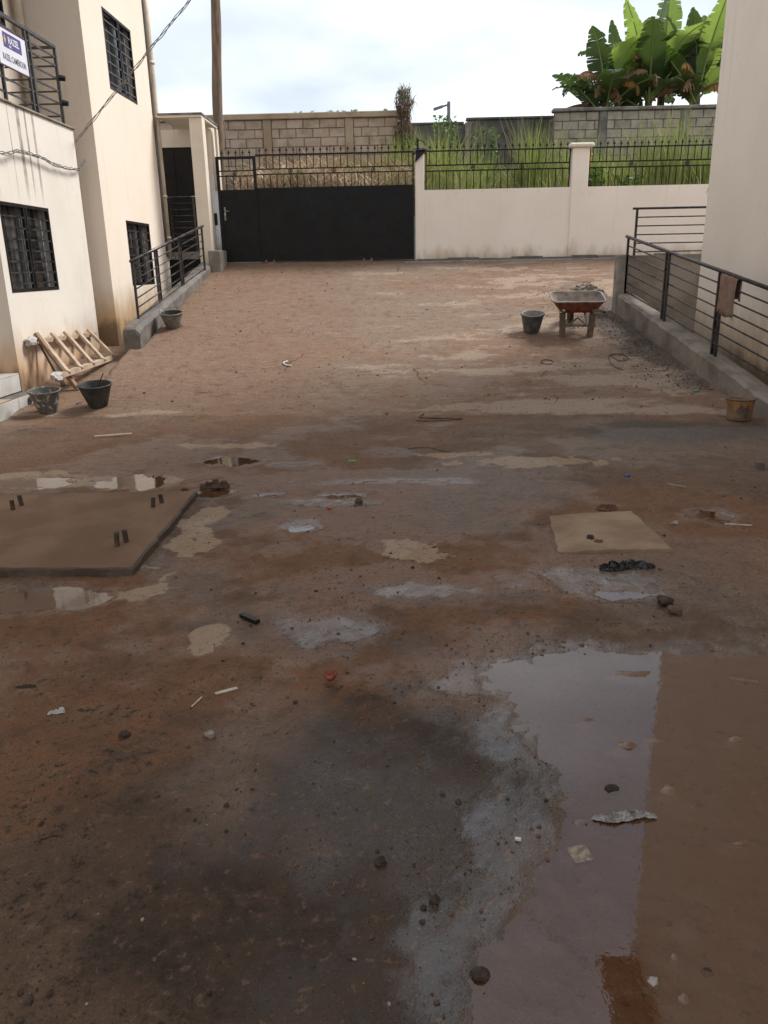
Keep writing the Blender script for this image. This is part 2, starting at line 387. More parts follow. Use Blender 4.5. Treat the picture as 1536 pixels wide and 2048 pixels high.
class MB:
    def __init__(self):
        self.v, self.f = [], []
    def add(self, vs, fs):
        o = len(self.v)
        self.v += [tuple(x) for x in vs]
        self.f += [tuple(i + o for i in f) for f in fs]
        return self
    def box(self, x0, x1, y0, y1, z0, z1, ch=0.0):
        if ch <= 0:
            vs = [(x0, y0, z0), (x1, y0, z0), (x1, y1, z0), (x0, y1, z0), (x0, y0, z1), (x1, y0, z1), (x1, y1, z1), (x0, y1, z1)]
            return self.add(vs, [(3, 2, 1, 0), (4, 5, 6, 7), (0, 1, 5, 4), (1, 2, 6, 5), (2, 3, 7, 6), (3, 0, 4, 7)])
        bm = bmesh.new()
        bmesh.ops.create_cube(bm, size=1)
        for v in bm.verts:
            v.co = Vector(((x0 + x1) / 2 + v.co.x * (x1 - x0), (y0 + y1) / 2 + v.co.y * (y1 - y0), (z0 + z1) / 2 + v.co.z * (z1 - z0)))
        bmesh.ops.bevel(bm, geom=list(bm.edges), offset=ch, segments=1, affect='EDGES')
        return self.bm(bm)
    def bm(self, bm):
        bm.verts.index_update()
        self.add([v.co[:] for v in bm.verts], [[v.index for v in f.verts] for f in bm.faces])
        bm.free()
        return self
    def bar(self, a, b, w, h, ref=(0, 0, 1)):
        a, b = Vector(a), Vector(b)
        d = (b - a).normalized()
        r = Vector(ref)
        if abs(d.dot(r)) > .98:
            r = Vector((0, 1, 0))
        s = d.cross(r).normalized()
        u = s.cross(d).normalized()
        s, u = s * w / 2, u * h / 2
        vs = [a - s - u, a + s - u, a + s + u, a - s + u, b - s - u, b + s - u, b + s + u, b - s + u]
        return self.add(vs, [(0, 1, 2, 3), (7, 6, 5, 4), (4, 5, 1, 0), (5, 6, 2, 1), (6, 7, 3, 2), (7, 4, 0, 3)])
    def tube(self, pts, r, n=8, cap=True):
        pts = [Vector(p) for p in pts]
        rs = r if isinstance(r, (list, tuple)) else [r] * len(pts)
        o = len(self.v)
        prev = None
        for i, p in enumerate(pts):
            d = (pts[min(i + 1, len(pts) - 1)] - pts[max(i - 1, 0)])
            d = d.normalized() if d.length > 1e-9 else Vector((0, 0, 1))
            if prev is None:
                ref = Vector((0, 0, 1)) if abs(d.z) < .9 else Vector((1, 0, 0))
                s = d.cross(ref).normalized()
            else:
                s = (prev - d * prev.dot(d))
                s = s.normalized() if s.length > 1e-6 else d.orthogonal().normalized()
            prev = s
            t = d.cross(s)
            for k in range(n):
                a = 2 * math.pi * k / n
                self.v.append(tuple(p + (s * math.cos(a) + t * math.sin(a)) * rs[i]))
        for i in range(len(pts) - 1):
            for k in range(n):
                k2 = (k + 1) % n
                self.f.append((o + i * n + k, o + (i + 1) * n + k, o + (i + 1) * n + k2, o + i * n + k2))
        if cap:
            self.f.append(tuple(o + k for k in range(n)))
            self.f.append(tuple(o + (len(pts) - 1) * n + k for k in reversed(range(n))))
        return self
    def lathe(self, prof, n=28, c=(0, 0, 0), sx=1, sy=1, wob=None):
        o = len(self.v)
        for j, (r, z) in enumerate(prof):
            for k in range(n):
                a = 2 * math.pi * k / n
                q = 1 if wob is None else 1 + wob(a, j)
                self.v.append((c[0] + r * q * math.cos(a) * sx, c[1] + r * q * math.sin(a) * sy, c[2] + z))
        for j in range(len(prof) - 1):
            for k in range(n):
                k2 = (k + 1) % n
                self.f.append((o + j * n + k, o + j * n + k2, o + (j + 1) * n + k2, o + (j + 1) * n + k))
        return self
    def disc(self, r, z, n=28, c=(0, 0, 0), up=True, jag=0):
        o = len(self.v)
        self.v.append((c[0], c[1], c[2] + z))
        for k in range(n):
            a = 2 * math.pi * k / n
            self.v.append((c[0] + r * math.cos(a), c[1] + r * math.sin(a), c[2] + z + random.uniform(-jag, jag)))
        for k in range(n):
            q = (o, o + 1 + k, o + 1 + (k + 1) % n)
            self.f.append(q if up else q[::-1])
        return self
    def build(self, name, mat, parent=None, smooth=False, local=False):
        me = bpy.data.meshes.new(name)
        org = Vector((0, 0, 0))
        if parent is not None and not local:
            org = ORG.get(parent.name, Vector((0, 0, 0)))
        me.from_pydata([tuple(Vector(v) - org) for v in self.v], [], self.f)
        me.update()
        if smooth:
            me.polygons.foreach_set('use_smooth', [True] * len(me.polygons))
        me.materials.append(M[mat] if isinstance(mat, str) else mat)
        o = bpy.data.objects.new(name, me)
        COL.objects.link(o)
        if parent is not None:
            o.parent = parent
            ORG[o.name] = org
        return o

def tag(o, label=None, cat=None, group=None, kind=None):
    if label: o['label'] = label
    if cat: o['category'] = cat
    if group: o['group'] = group
    if kind: o['kind'] = kind
    return o

def thing(name, label, cat, loc=(0, 0, 0), group=None, rz=0.0):
    e = bpy.data.objects.new(name, None)
    e.empty_display_size = .2
    COL.objects.link(e)
    e.location = loc
    e.rotation_euler = (0, 0, rz)
    ORG[e.name] = Vector(loc)
    return tag(e, label, cat, group)

def inst(name, mesh, parent, loc, rot=(0, 0, 0), scale=(1, 1, 1), world=True):
    o = bpy.data.objects.new(name, mesh)
    COL.objects.link(o)
    if parent is not None:
        o.parent = parent
        ORG[o.name] = ORG.get(parent.name, Vector((0, 0, 0)))
        if world:
            loc = Vector(loc) - ORG[o.name]
    o.location = loc
    o.rotation_euler = rot
    o.scale = scale
    return o

def mesh_only(mb, name, mat, smooth=False):
    me = bpy.data.meshes.new(name)
    me.from_pydata(mb.v, [], mb.f)
    me.update()
    if smooth:
        me.polygons.foreach_set('use_smooth', [True] * len(me.polygons))
    me.materials.append(M[mat])
    return me

def holed(mb, axis, c0, c1, u0, u1, z0, z1, holes):
    """slab with rectangular openings; axis 'x': slab spans c0..c1 in x and u is y"""
    us = sorted({u0, u1, *[h[0] for h in holes], *[h[1] for h in holes]})
    zs = sorted({z0, z1, *[h[2] for h in holes], *[h[3] for h in holes]})
    nu, nz = len(us), len(zs)
    def P(c, u, z):
        return (c, u, z) if axis == 'x' else (u, c, z)
    o = len(mb.v)
    for c in (c0, c1):
        for u in us:
            for z in zs:
                mb.v.append(P(c, u, z))
    def I(s, i, j):
        return o + s * nu * nz + i * nz + j
    def solid(i, j):
        if not (0 <= i < nu - 1 and 0 <= j < nz - 1):
            return False
        a, b = (us[i] + us[i + 1]) / 2, (zs[j] + zs[j + 1]) / 2
        return not any(h[0] < a < h[1] and h[2] < b < h[3] for h in holes)
    for i in range(nu - 1):
        for j in range(nz - 1):
            if not solid(i, j):
                continue
            mb.f.append((I(0, i, j), I(0, i, j + 1), I(0, i + 1, j + 1), I(0, i + 1, j)))
            mb.f.append((I(1, i, j), I(1, i + 1, j), I(1, i + 1, j + 1), I(1, i, j + 1)))
            for di, dj, a, b in ((-1, 0, (i, j), (i, j + 1)), (1, 0, (i + 1, j + 1), (i + 1, j)), (0, -1, (i + 1, j), (i, j)), (0, 1, (i, j + 1), (i + 1, j + 1))):
                if not solid(i + di, j + dj):
                    mb.f.append((I(0, *a), I(1, *a), I(1, *b), I(0, *b)))
    return mb

# ------------------------------------------------------------------ ground
TAB = rng.random((256, 256))
def vnoise(x, y, seed=0):
    x = x + seed * 17.31
    y = y + seed * 9.17
    xi, yi = np.floor(x).astype(int), np.floor(y).astype(int)
    fx, fy = x - xi, y - yi
    fx, fy = fx * fx * (3 - 2 * fx), fy * fy * (3 - 2 * fy)
    g = lambda a, b: TAB[a & 255, b & 255]
    return (g(xi, yi) * (1 - fx) + g(xi + 1, yi) * fx) * (1 - fy) + (g(xi, yi + 1) * (1 - fx) + g(xi + 1, yi + 1) * fx) * fy

def fbm(x, y, seed=0, octs=5, gain=.5):
    s, a, t = 0, 1, 0
    for k in range(octs):
        s = s + a * vnoise(x * 2 ** k, y * 2 ** k, seed + k * 3)
        t += a
        a *= gain
    return s / t

def fbs(x, y, seed=0, octs=6, gain=.55):
    return (fbm(x, y, seed, octs, gain) - .5) * 2.4 + .5

def sstep(a, b, x):
    t = np.clip((x - a) / (b - a), 0, 1)
    return t * t * (3 - 2 * t)

def poly_sd(px, py, poly):
    """signed distance to a polygon, negative inside"""
    d = np.full(px.shape, 1e9)
    inside = np.zeros(px.shape, bool)
    n = len(poly)
    for i in range(n):
        ax, ay = poly[i]
        bx, by = poly[(i + 1) % n]
        ex, ey = bx - ax, by - ay
        t = np.clip(((px - ax) * ex + (py - ay) * ey) / (ex * ex + ey * ey), 0, 1)
        d = np.minimum(d, np.hypot(px - ax - t * ex, py - ay - t * ey))
        c = ((ay > py) != (by > py))
        with np.errstate(divide='ignore', invalid='ignore'):
            xx = ex * (py - ay) / (ey if ey != 0 else 1e-9) + ax
        inside ^= c & (px < xx)
    return np.where(inside, -d, d)

def ell(cx, cy, rx, ry, rot=0, n=14):
    c, s = math.cos(R_(rot)), math.sin(R_(rot))
    return [(cx + rx * math.cos(2 * math.pi * k / n) * c - ry * math.sin(2 * math.pi * k / n) * s,
             cy + rx * math.cos(2 * math.pi * k / n) * s + ry * math.sin(2 * math.pi * k / n) * c) for k in range(n)]

SLOPE = .223
def fold_y(x):
    return 9.3 - .05 * x
def front_r(y):                       # driveway face of the right kerb wall
    return 4.1 - .1354 * (y - 8.8)
def base_np(x, y):
    f = fold_y(x)
    z = np.maximum(1.83 / (17.5 - f) * (y - f), 0)
    left = .07 + .165 * np.clip(y - 10.2, 0, 3.1)
    left = np.where(y > 13.3, .50, left)
    left = np.where(y < 9.9, np.minimum(z, .07), left)
    e = -4.24 + .04 * np.sin(y * 3.1)
    k = sstep(e - .045, e + .01, x)
    k = np.where(y > 12.1, sstep(-4.14, -4.09, x), k)
    k = np.where((y > 16.9) & (x > -4.15), 1.0, k)
    z = np.where((x < -3.9) & (y > 9.5), left * (1 - k) + z * k, z)
    # trench between the ramp edge and the rear block
    tr = (x > -5.6) & (x < -4.14) & (y > 12.2) & (y < 13.3)
    z = np.where(tr, np.minimum(z, .42), z)
    # sunken strip behind the right kerb wall
    bk = (x > front_r(y) + .14) & (y < 13.45)
    z = np.where(bk, np.minimum(z, 0.0), z)
    return z
def gz(x, y):
    return float(base_np(np.array([float(x)]), np.array([float(y)]))[0])

PUD = [  # outline, dip depth, shoreline raggedness, soft edge
    ([(.44, 3.22), (.9, 3.30), (1.15, 3.36), (1.5, 3.30), (2.1, 3.35), (2.5, 2.6), (2.4, 1.2), (1.6, .8), (.2, .75), (.17, 1.42), (.22, 1.58), (.30, 1.78),
      (.47, 1.97), (.60, 2.12), (.57, 2.32), (.50, 2.72), (.39, 3.08)], .026, .09, .16),
    (ell(-1.60, 7.18, .34, .14, 0), .02, .08, .08),
    (ell(-2.40, 6.45, .30, .24, 0), .022, .10, .08),
    (ell(-3.30, 6.45, .42, .22, 0), .02, .12, .08),
    (ell(-1.55, 6.08, .14, .10, 20), .016, .05, .05),
    (ell(-.74, 5.22, .10, .11, 0), .016, .05, .05),
    (ell(-.52, 5.95, .16, .05, 0), .014, .05, .05),
    (ell(1.20, 3.98, .14, .06, 0), .016, .06, .05),
    (ell(-2.05, 3.95, .36, .16, 6), .02, .08, .07),
    (ell(-1.10, 6.0, .12, .05, 20), .014, .05, .05),
    (ell(2.15, 5.35, .16, .10, 0), .014, .08, .06),
]
WL = -.0075
def ground_mesh():
    u = np.linspace(-1, 1, 471)
    xs = 8.6 * (np.sinh(2.35 * u) / np.sinh(2.35))
    ys = [.55]
    while ys[-1] < 17.62:
        ys.append(ys[-1] + .0105 + .0046 * (ys[-1] - .55))
    ys[-1] = 17.62
    ys = np.concatenate([[-7.0, -4, -2, -1, -.3, .2], np.array(ys)])
    nx, ny = len(xs), len(ys)
    Xg, Yg = np.meshgrid(xs, ys)
    x, y = Xg.ravel(), Yg.ravel()
    z = base_np(x, y)
    flat = (y < fold_y(x) + .02).astype(float)
    onramp = 1 - flat
    wob = fbm(x * 5, y * 5, 1, 5) - .5
    wob2 = fbm(x * 16, y * 16, 5, 4) - .5
    und = fbm(x * .9, y * .9, 9, 4) - .5
    # relief
    rel = wob * .012 + wob2 * .009 + und * .010 + (fbm(x * 42, y * 42, 8, 3) - .5) * .010
    scr = fbm(x * 2.2, y * 16, 21, 4) - .5
    rel_r = scr * .014 + (fbm(x * 9, y * 18, 31, 4) - .5) * .012 + und * .03
    # crumbled clods
    cl = sstep(.60, .72, fbm(x * 7, y * 7, 41, 4)) * sstep(.45, .6, fbm(x * .8, y * .8, 44, 3))
    rel = rel + cl * .012 * fbm(x * 40, y * 40, 45, 2)
    z = z + flat * (rel + .001) + onramp * rel_r
    # broken edge where the ramp screed starts
    fd = y - fold_y(x) - (fbm(x * 2.1, y * 0 + 3, 51, 4) - .5) * .22
    z = z + sstep(-.03, .03, fd) * np.exp(-np.clip(fd, 0, 9) / .5) * .008
    wet = np.zeros_like(x)
    rim = np.zeros_like(x)
    dip_all = np.zeros_like(x)
    for poly, dep, rag, soft in PUD:
        px = np.array([p[0] for p in poly]); py = np.array([p[1] for p in poly])
        sel = (x > px.min() - .6) & (x < px.max() + .6) & (y > py.min() - .6) & (y < py.max() + .6)
        sx, sy = x[sel], y[sel]
        sd = poly_sd(sx, sy, poly) + (fbs(sx * 5, sy * 5, 61, 7, .62) - .5) * rag * 1.7
        dip = dep * sstep(soft * .75, -soft * .9, sd)
        z[sel] -= dip
        dip_all[sel] = np.maximum(dip_all[sel], dip)
        wet[sel] = np.maximum(wet[sel], sstep(.22, -.02, sd))
        rim[sel] = np.maximum(rim[sel], sstep(.30 if dep > .024 else .10, .0, sd))
    for cx, cy, rx, ry, hh in ((.83, 2.57, .06, .022, .03), (.72, 2.75, .05, .02, .026), (.90, 2.31, .05, .05, .03), (.95, 2.22, .035, .03, .028), (.77, 1.74, .03, .035, .03), (.70, 1.62, .02, .03, .026),
                               (1.02, 3.12, .14, .035, .028), (1.25, 2.62, .05, .03, .022), (1.05, 2.05, .05, .015, .024), (.68, 1.50, .025, .02, .03), (.93, 2.60, .08, .02, .024), (1.45, 2.35, .06, .04, .02)):
        q = ((x - cx) / rx) ** 2 + ((y - cy) / ry) ** 2
        z = z + np.where(q < 9, hh * np.exp(-q) * (.4 + 1.2 * fbm(x * 30, y * 30, 141, 3)), 0)
    mhs = poly_sd(x, y, [(1.0, 5.37), (1.65, 5.46), (1.69, 4.63), (.94, 4.61)])
    z = np.where(mhs < .0, np.minimum(z, -.004), z)
    # masks -------------------------------------------------------
    def blob(cx, cy, rx, ry, soft=.5, seed=71, rag=.35, fr=3.0):
        q = np.hypot((x - cx) / rx, (y - cy) / ry) + (fbs(x * fr, y * fr, seed, 7, .6) - .5) * rag * 1.6
        return sstep(1 + soft * .5, 1 - soft * .5, q)
    dark = np.zeros_like(x)
    for wgt, b in ((.9, (.0, 2.25, .60, .75, 1.3)), (.85, (-.45, 1.80, .70, .50, 1.4)), (.8, (.2, 1.35, .8, .35, 1.3)), (.55, (-.1, 3.5, .5, .30, 1.2)), (.5, (.5, 3.9, .6, .22, 1.2)), (.6, (-.25, 2.75, .40, .3, 1.2)), (.4, (-1.0, 2.35, .5, .5, 1.4)), (.45, (-.5, 1.3, 1.0, .25, 1.2))):
        dark = np.maximum(dark, blob(*b, seed=77) * wgt)
    sand = blob(2.85, 8.25, 1.15, .60, .7, 79, .22) * .9            # spilt sand by the right kerb
    dark = np.maximum(dark, blob(-4.2, 8.7, .5, .25, .8, 80) * .5)
    rd = front_r(y) - x                                                           # grit along the right kerb foot
    gk = sstep(.95, .05, rd + (fbs(x * 1.6, y * 1.6, 83, 6) - .5) * .8) * sstep(9.6, 10.4, y) * sstep(16.2, 14.8, y) * (rd > -.3)
    sand = np.maximum(sand, gk)
    dark = np.maximum(dark, gk * sstep(.5, .8, fbs(x * 2, y * 2, 85)) * .6)
    tan = np.zeros_like(x)
    for b in ((-.02, 4.66, .22, .17, .25), (-1.47, 5.1, .17, .55, .3), (-1.52, 4.0, .13, .14, .3), (-1.0, 3.5, .07, .13, .3), (-1.75, 7.85, .45, .12, .5), (1.05, 7.0, .6, .2, 1.0), (-3.2, 6.55, .55, .22, .4),
              (-2.35, 6.5, .42, .24, .4), (.35, 7.3, .4, .13, 1.0), (-1.75, 4.42, .2, .05, .4)):  # blobs over the two left puddles paint the cream wall's reflection
        tan = np.maximum(tan, blob(*b, seed=91, rag=.6, fr=5))
    rp = sstep(.30, .95, fbs(x * .7, y * 2.6, 95, 7, .66)) * onramp * sstep(-3.0, .8, x + (fbm(x * .5, y * .5, 97, 3) - .5) * 3)
    tan = np.maximum(tan, rp * .8)
    tan = np.maximum(tan, onramp * sstep(.62, .95, fbs(x * 2.2, y * 9, 99, 6)) * .7 * sstep(-2, 2.5, x))
    edge = np.exp(-((fd - .12) / .10) ** 2) * sstep(.42, .58, fbm(x * 1.8, y * 3, 101, 4))
    tan = np.maximum(tan, edge * .8)
    wt = sstep(.40, .62, fbm(x * .9 + 3, y * .9, 111, 5)) * flat * .75
    for b in ((-.42, 3.5, .42, .32, .9), (.35, 3.1, .6, .5, .9), (-.3, 5.4, 1.0, .6, .9), (-.2, 6.4, 1.6, .4, .9), (.9, 4.2, .7, .35, .9), (1.6, 4.1, .6, .5, .9), (-.1, 4.1, .8, .3, .9), (1.3, 4.0, .25, .1, .8)):
        wt = np.maximum(wt, blob(*b, seed=117, rag=.5) * .95)
    wet = np.maximum(wet * .9, wt)
    red = sstep(.40, .62, fbm(x * .8, y * .8, 121, 5))
    red = np.maximum(red * .8, blob(-2.0, 8.3, 2.8, 1.0, 1.0, 123) * .7)
    red = np.maximum(red, blob(-1.7, 3.2, .9, 1.3, 1.0, 125) * .8)
    red = np.maximum(red, blob(1.9, 5.2, 1.1, 1.0, 1.0, 127) * .8)
    red = np.maximum(red, blob(-3.4, 16.6, 1.0, 1.0, 1.0, 129) * 1.0)
    red = np.maximum(red, onramp * sstep(1.2, -2.4, x) * .62)
    me = bpy.data.meshes.new('courtyard_ground')
    idx = np.arange(nx * ny).reshape(ny, nx)
    q = np.stack([idx[:-1, :-1], idx[:-1, 1:], idx[1:, 1:], idx[1:, :-1]], -1).reshape(-1, 4)
    me.vertices.add(nx * ny)
    me.vertices.foreach_set('co', np.stack([x, y, z], 1).astype(np.float32).ravel())
    me.loops.add(q.size)
    me.loops.foreach_set('vertex_index', q.astype(np.int32).ravel())
    me.polygons.add(len(q))
    me.polygons.foreach_set('loop_start', np.arange(0, q.size, 4, dtype=np.int32))
    me.polygons.foreach_set('loop_total', np.full(len(q), 4, np.int32))
    me.polygons.foreach_set('use_smooth', np.ones(len(q), bool))
    me.update()
    def attr(nm, a, b, c, d):
        at = me.color_attributes.new(nm, 'FLOAT_COLOR', 'POINT')
        at.data.foreach_set('color', np.stack([a, b, c, d], 1).astype(np.float32).ravel())
    attr('soil', np.clip(tan, 0, 1), np.clip(dark, 0, 1), np.clip(wet, 0, 1), np.clip(red, 0, 1))
    film = np.zeros_like(x)
    for b in ((-.42, 3.52, .40, .26, .8), (.45, 3.05, .42, .30, .9), (.22, 1.62, .30, .42, .9), (.30, 2.0, .22, .25, .9), (.50, 2.6, .25, .40, .8), (-.72, 5.20, .16, .16, .6), (1.2, 3.98, .28, .12, .8), (-.7, 5.75, .5, .12, .8), (-.2, 6.35, .9, .14, .9), (1.0, 4.15, .5, .2, .9), (.05, 4.05, .4, .12, .9), (-1.0, 7.0, .4, .12, .9)):
        film = np.maximum(film, blob(*b, seed=161, rag=.45, fr=4) * .9)
    for b in ((.05, 2.2, .55, .95, 1.5), (.0, 1.5, .6, .4, 1.4), (.1, 3.2, .9, .45, 1.4)):
        film = np.maximum(film, blob(*b, seed=163, rag=.5, fr=3) * .5)
    film = np.maximum(film, rim * .95)
    attr('zone', onramp, np.clip(sand, 0, 1), np.clip(dip_all / .024, 0, 1), np.clip(film, 0, 1))
    me.validate()
    return me, (x, y, z)

def ground_mat():
    m, n, l, b = nodes_of('trodden_earth')
    p = pos_of(n)
    s = n.new('ShaderNodeAttribute'); s.attribute_name = 'soil'
    zt = n.new('ShaderNodeAttribute'); zt.attribute_name = 'zone'
    sp = n.new('ShaderNodeSeparateColor'); l.new(s.outputs['Color'], sp.inputs[0])
    zp = n.new('ShaderNodeSeparateColor'); l.new(zt.outputs['Color'], zp.inputs[0])
    sep = n.new('ShaderNodeSeparateXYZ'); l.new(p, sep.inputs[0])
    tan, dark, wet, red = sp.outputs[0], sp.outputs[1], sp.outputs[2], s.outputs['Alpha']
    ramp, sand, dip, film = zp.outputs[0], zp.outputs[1], zp.outputs[2], zt.outputs['Alpha']
    nA = noise(n, l, p, 1.15, 6, .62)
    nB = noise(n, l, p, 5.2, 6, .66, .5)
    nC = noise(n, l, p, 24.0, 4, .66)
    nD = noise(n, l, p, 120.0, 2, .6)
    scr = noise(n, l, scaled(n, l, p, (2.0, 7.5, 3.0)), 2.4, 6, .68, .9)
    mul = lambda a, c: math_(n, l, 'MULTIPLY', a, c)
    add = lambda a, c: math_(n, l, 'ADD', a, c)
    cen = lambda v, k: mul(math_(n, l, 'SUBTRACT', v, .5), k)
    # the yard
    c = mixc(n, l, maprange(n, l, add(red, add(cen(nA, 1.6), cen(nB, 1.0))), .2, .85), (0.135, 0.083, 0.054), (0.200, 0.099, 0.051))
    c = mixc(n, l, maprange(n, l, nA, .50, .66, 0, .45), c, (0.098, 0.062, 0.042))
    c = mixc(n, l, maprange(n, l, add(nB, cen(nC, .35)), .53, .60, 0, .42), c, (0.235, 0.150, 0.096))
    c = mixc(n, l, maprange(n, l, add(nB, cen(nC, .35)), .45, .38, 0, .55), c, (0.092, 0.055, 0.035))
    # the ramp screed
    rc = mixc(n, l, maprange(n, l, add(red, add(cen(nA, 1.2), cen(nB, .8))), .1, .9), (0.218, 0.156, 0.114), (0.214, 0.134, 0.090))
    rc = mixc(n, l, maprange(n, l, add(scr, cen(nC, .3)), .54, .66, 0, .55), rc, (0.150, 0.092, 0.062))
    rc = mixc(n, l, maprange(n, l, add(scr, cen(nC, .4)), .45, .34, 0, .50), rc, (0.315, 0.238, 0.178))
    rc = mixc(n, l, maprange(n, l, add(nB, cen(scr, .5)), .55, .64, 0, .5), rc, (0.140, 0.085, 0.056))
    drier = mul(maprange(n, l, sep.outputs['Y'], 3.6, 9.3, 0, .85), maprange(n, l, add(nA, cen(nB, .6)), .38, .60, .35, 1.1))
    c = mixc(n, l, math_(n, l, 'MAXIMUM', ramp, drier), c, rc)
    # silt and painted wall reflection, spilt sand, black mud
    k = maprange(n, l, add(tan, add(cen(nB, 1.3), cen(nC, 1.2))), .35, .75)
    c = mixc(n, l, mul(k, .78), c, mixc(n, l, ramp, (0.385, 0.272, 0.176), (0.350, 0.265, 0.196)))
    k = maprange(n, l, add(sand, add(cen(nB, .9), cen(nC, .7))), .2, .9)
    c = mixc(n, l, mul(k, .8), c, (0.092, 0.074, 0.061))
    k = maprange(n, l, add(dark, add(cen(nB, 1.5), add(cen(nA, .8), cen(nC, .7)))), .20, 1.0)
    c = mixc(n, l, mul(k, .88), c, (0.040, 0.029, 0.022))
    c = mixc(n, l, mul(maprange(n, l, film, .2, .9), .45), c, (0.060, 0.045, 0.036))
    c = mixc(n, l, maprange(n, l, dip, .15, .9, 0, .9), c, (0.160, 0.080, 0.038))
    # crumbs in patches
    patch = maprange(n, l, nB, .36, .60)
    near = maprange(n, l, ramp, 0, 1, 1, .45, False)
    c = mixc(n, l, mul(maprange(n, l, nC, .555, .64, 0, .85), mul(patch, near)), c, (0.036, 0.024, 0.017))
    c = mixc(n, l, mul(maprange(n, l, nC, .42, .34, 0, .34), near), c, (0.250, 0.165, 0.110))
    c = mixc(n, l, mul(maprange(n, l, nD, .56, .68, 0, .75), mul(patch, near)), c, (0.040, 0.027, 0.020))
    c = mixc(n, l, mul(maprange(n, l, nD, .36, .28, 0, .3), near), c, (0.26, 0.19, 0.135))
    # hairline cracks
    vo = n.new('ShaderNodeTexVoronoi'); vo.feature = 'DISTANCE_TO_EDGE'; vo.inputs['Scale'].default_value = .55
    wv = n.new('ShaderNodeVectorMath'); wv.operation = 'ADD'
    tnz = n.new('ShaderNodeTexNoise'); tnz.inputs['Scale'].default_value = 2.5; tnz.inputs['Detail'].default_value = 3
    l.new(p, tnz.inputs['Vector'])
    vs = n.new('ShaderNodeVectorMath'); vs.operation = 'SCALE'; vs.inputs['Scale'].default_value = .35
    l.new(tnz.outputs['Color'], vs.inputs[0]); l.new(p, wv.inputs[0]); l.new(vs.outputs[0], wv.inputs[1]); l.new(wv.outputs[0], vo.inputs['Vector'])
    crack = mul(ramp, mul(maprange(n, l, vo.outputs['Distance'], .008, .002), maprange(n, l, nA, .54, .62)))
    c = mixc(n, l, mul(crack, .75), c, (0.035, 0.022, 0.015))
    l.new(c, b.inputs['Base Color'])
    wk = maprange(n, l, add(wet, add(cen(nB, 1.0), cen(nC, .6))), .25, .85)
    fk = maprange(n, l, add(film, add(cen(nB, .7), cen(nC, .5))), .15, 1.05)
    rg_ = mixc(n, l, wk, (.82, .82, .82), (.36, .36, .36))
    rg_ = mixc(n, l, fk, rg_, (.13, .13, .13))
    l.new(rg_, b.inputs['Roughness'])
    l.new(math_(n, l, 'MAXIMUM', maprange(n, l, wk, 0, 1, .15, .42, False), mul(fk, .6)), b.inputs['Specular IOR Level'])
    h1 = add(nC, mul(nD, .30))
    h1 = add(h1, mul(mul(scr, ramp), .6))
    h1 = mul(h1, maprange(n, l, fk, 0, 1, 1, .12, False))
    h1 = mul(h1, maprange(n, l, ramp, 0, 1, 1, .6, False))
    bump(n, l, b, h1, 1.0, .030)
    return m
M['ground'] = ground_mat()
gme, GV = ground_mesh()
gme.materials.append(M['ground'])
gobj = bpy.data.objects.new('courtyard_ground', gme)
COL.objects.link(gobj)
tag(gobj, kind='structure')

def water_mat():
    m, n, l, b = nodes_of('muddy_water')
    p = pos_of(n)
    f = noise(n, l, p, 1.6, 5)
    c = mixc(n, l, maprange(n, l, f, .35, .65), (0.205, 0.085, 0.033), (0.160, 0.066, 0.026))
    d = n.new('ShaderNodeBsdfDiffuse'); l.new(c, d.inputs['Color'])
    t = n.new('ShaderNodeBsdfTransparent'); t.inputs['Color'].default_value = (.90, .80, .68, 1)
    mx = n.new('ShaderNodeMixShader'); l.new(maprange(n, l, f, .3, .7, .22, .42), mx.inputs[0])
    l.new(t.outputs[0], mx.inputs[1]); l.new(d.outputs[0], mx.inputs[2])
    g = n.new('ShaderNodeBsdfGlossy'); g.inputs['Roughness'].default_value = .012; g.inputs['Color'].default_value = (1, 1, 1, 1)
    fr = n.new('ShaderNodeFresnel'); fr.inputs['IOR'].default_value = 1.62
    bp = n.new('ShaderNodeBump'); bp.inputs['Strength'].default_value = .06; bp.inputs['Distance'].default_value = .004
    l.new(noise(n, l, p, 26, 3), bp.inputs['Height'])
    l.new(bp.outputs[0], g.inputs['Normal'])
    m2 = n.new('ShaderNodeMixShader'); l.new(fr.outputs[0], m2.inputs[0])
    l.new(mx.outputs[0], m2.inputs[1]); l.new(g.outputs[0], m2.inputs[2])
    l.new(m2.outputs[0], n['Material Output'].inputs['Surface'])
    return m
M['water'] = water_mat()
for k, (poly, dep, rag, soft) in enumerate(PUD):
    cx = sum(p[0] for p in poly) / len(poly); cy = sum(p[1] for p in poly) / len(poly)
    g = 1.0 + soft * 1.2 / max(.12, min(max(p[0] for p in poly) - cx, max(p[1] for p in poly) - cy))
    ring = [(cx + (px - cx) * min(g, 1.8), cy + (py - cy) * min(g, 1.8), WL) for px, py in poly]
    if k == 0:
        ring = [(-.02, .65, WL), (2.9, .65, WL), (3.0, 3.2, WL), (2.4, 3.62, WL), (.3, 3.55, WL), (.02, 3.2, WL), (.22, 2.55, WL), (.10, 2.0, WL)]
    area = sum(ring[i][0] * ring[(i + 1) % len(ring)][1] - ring[(i + 1) % len(ring)][0] * ring[i][1] for i in range(len(ring)))
    if area < 0:
        ring = ring[::-1]
    w = MB().add(ring, [tuple(range(len(ring)))]).build('puddle', 'water')
    tag(w, kind='structure')

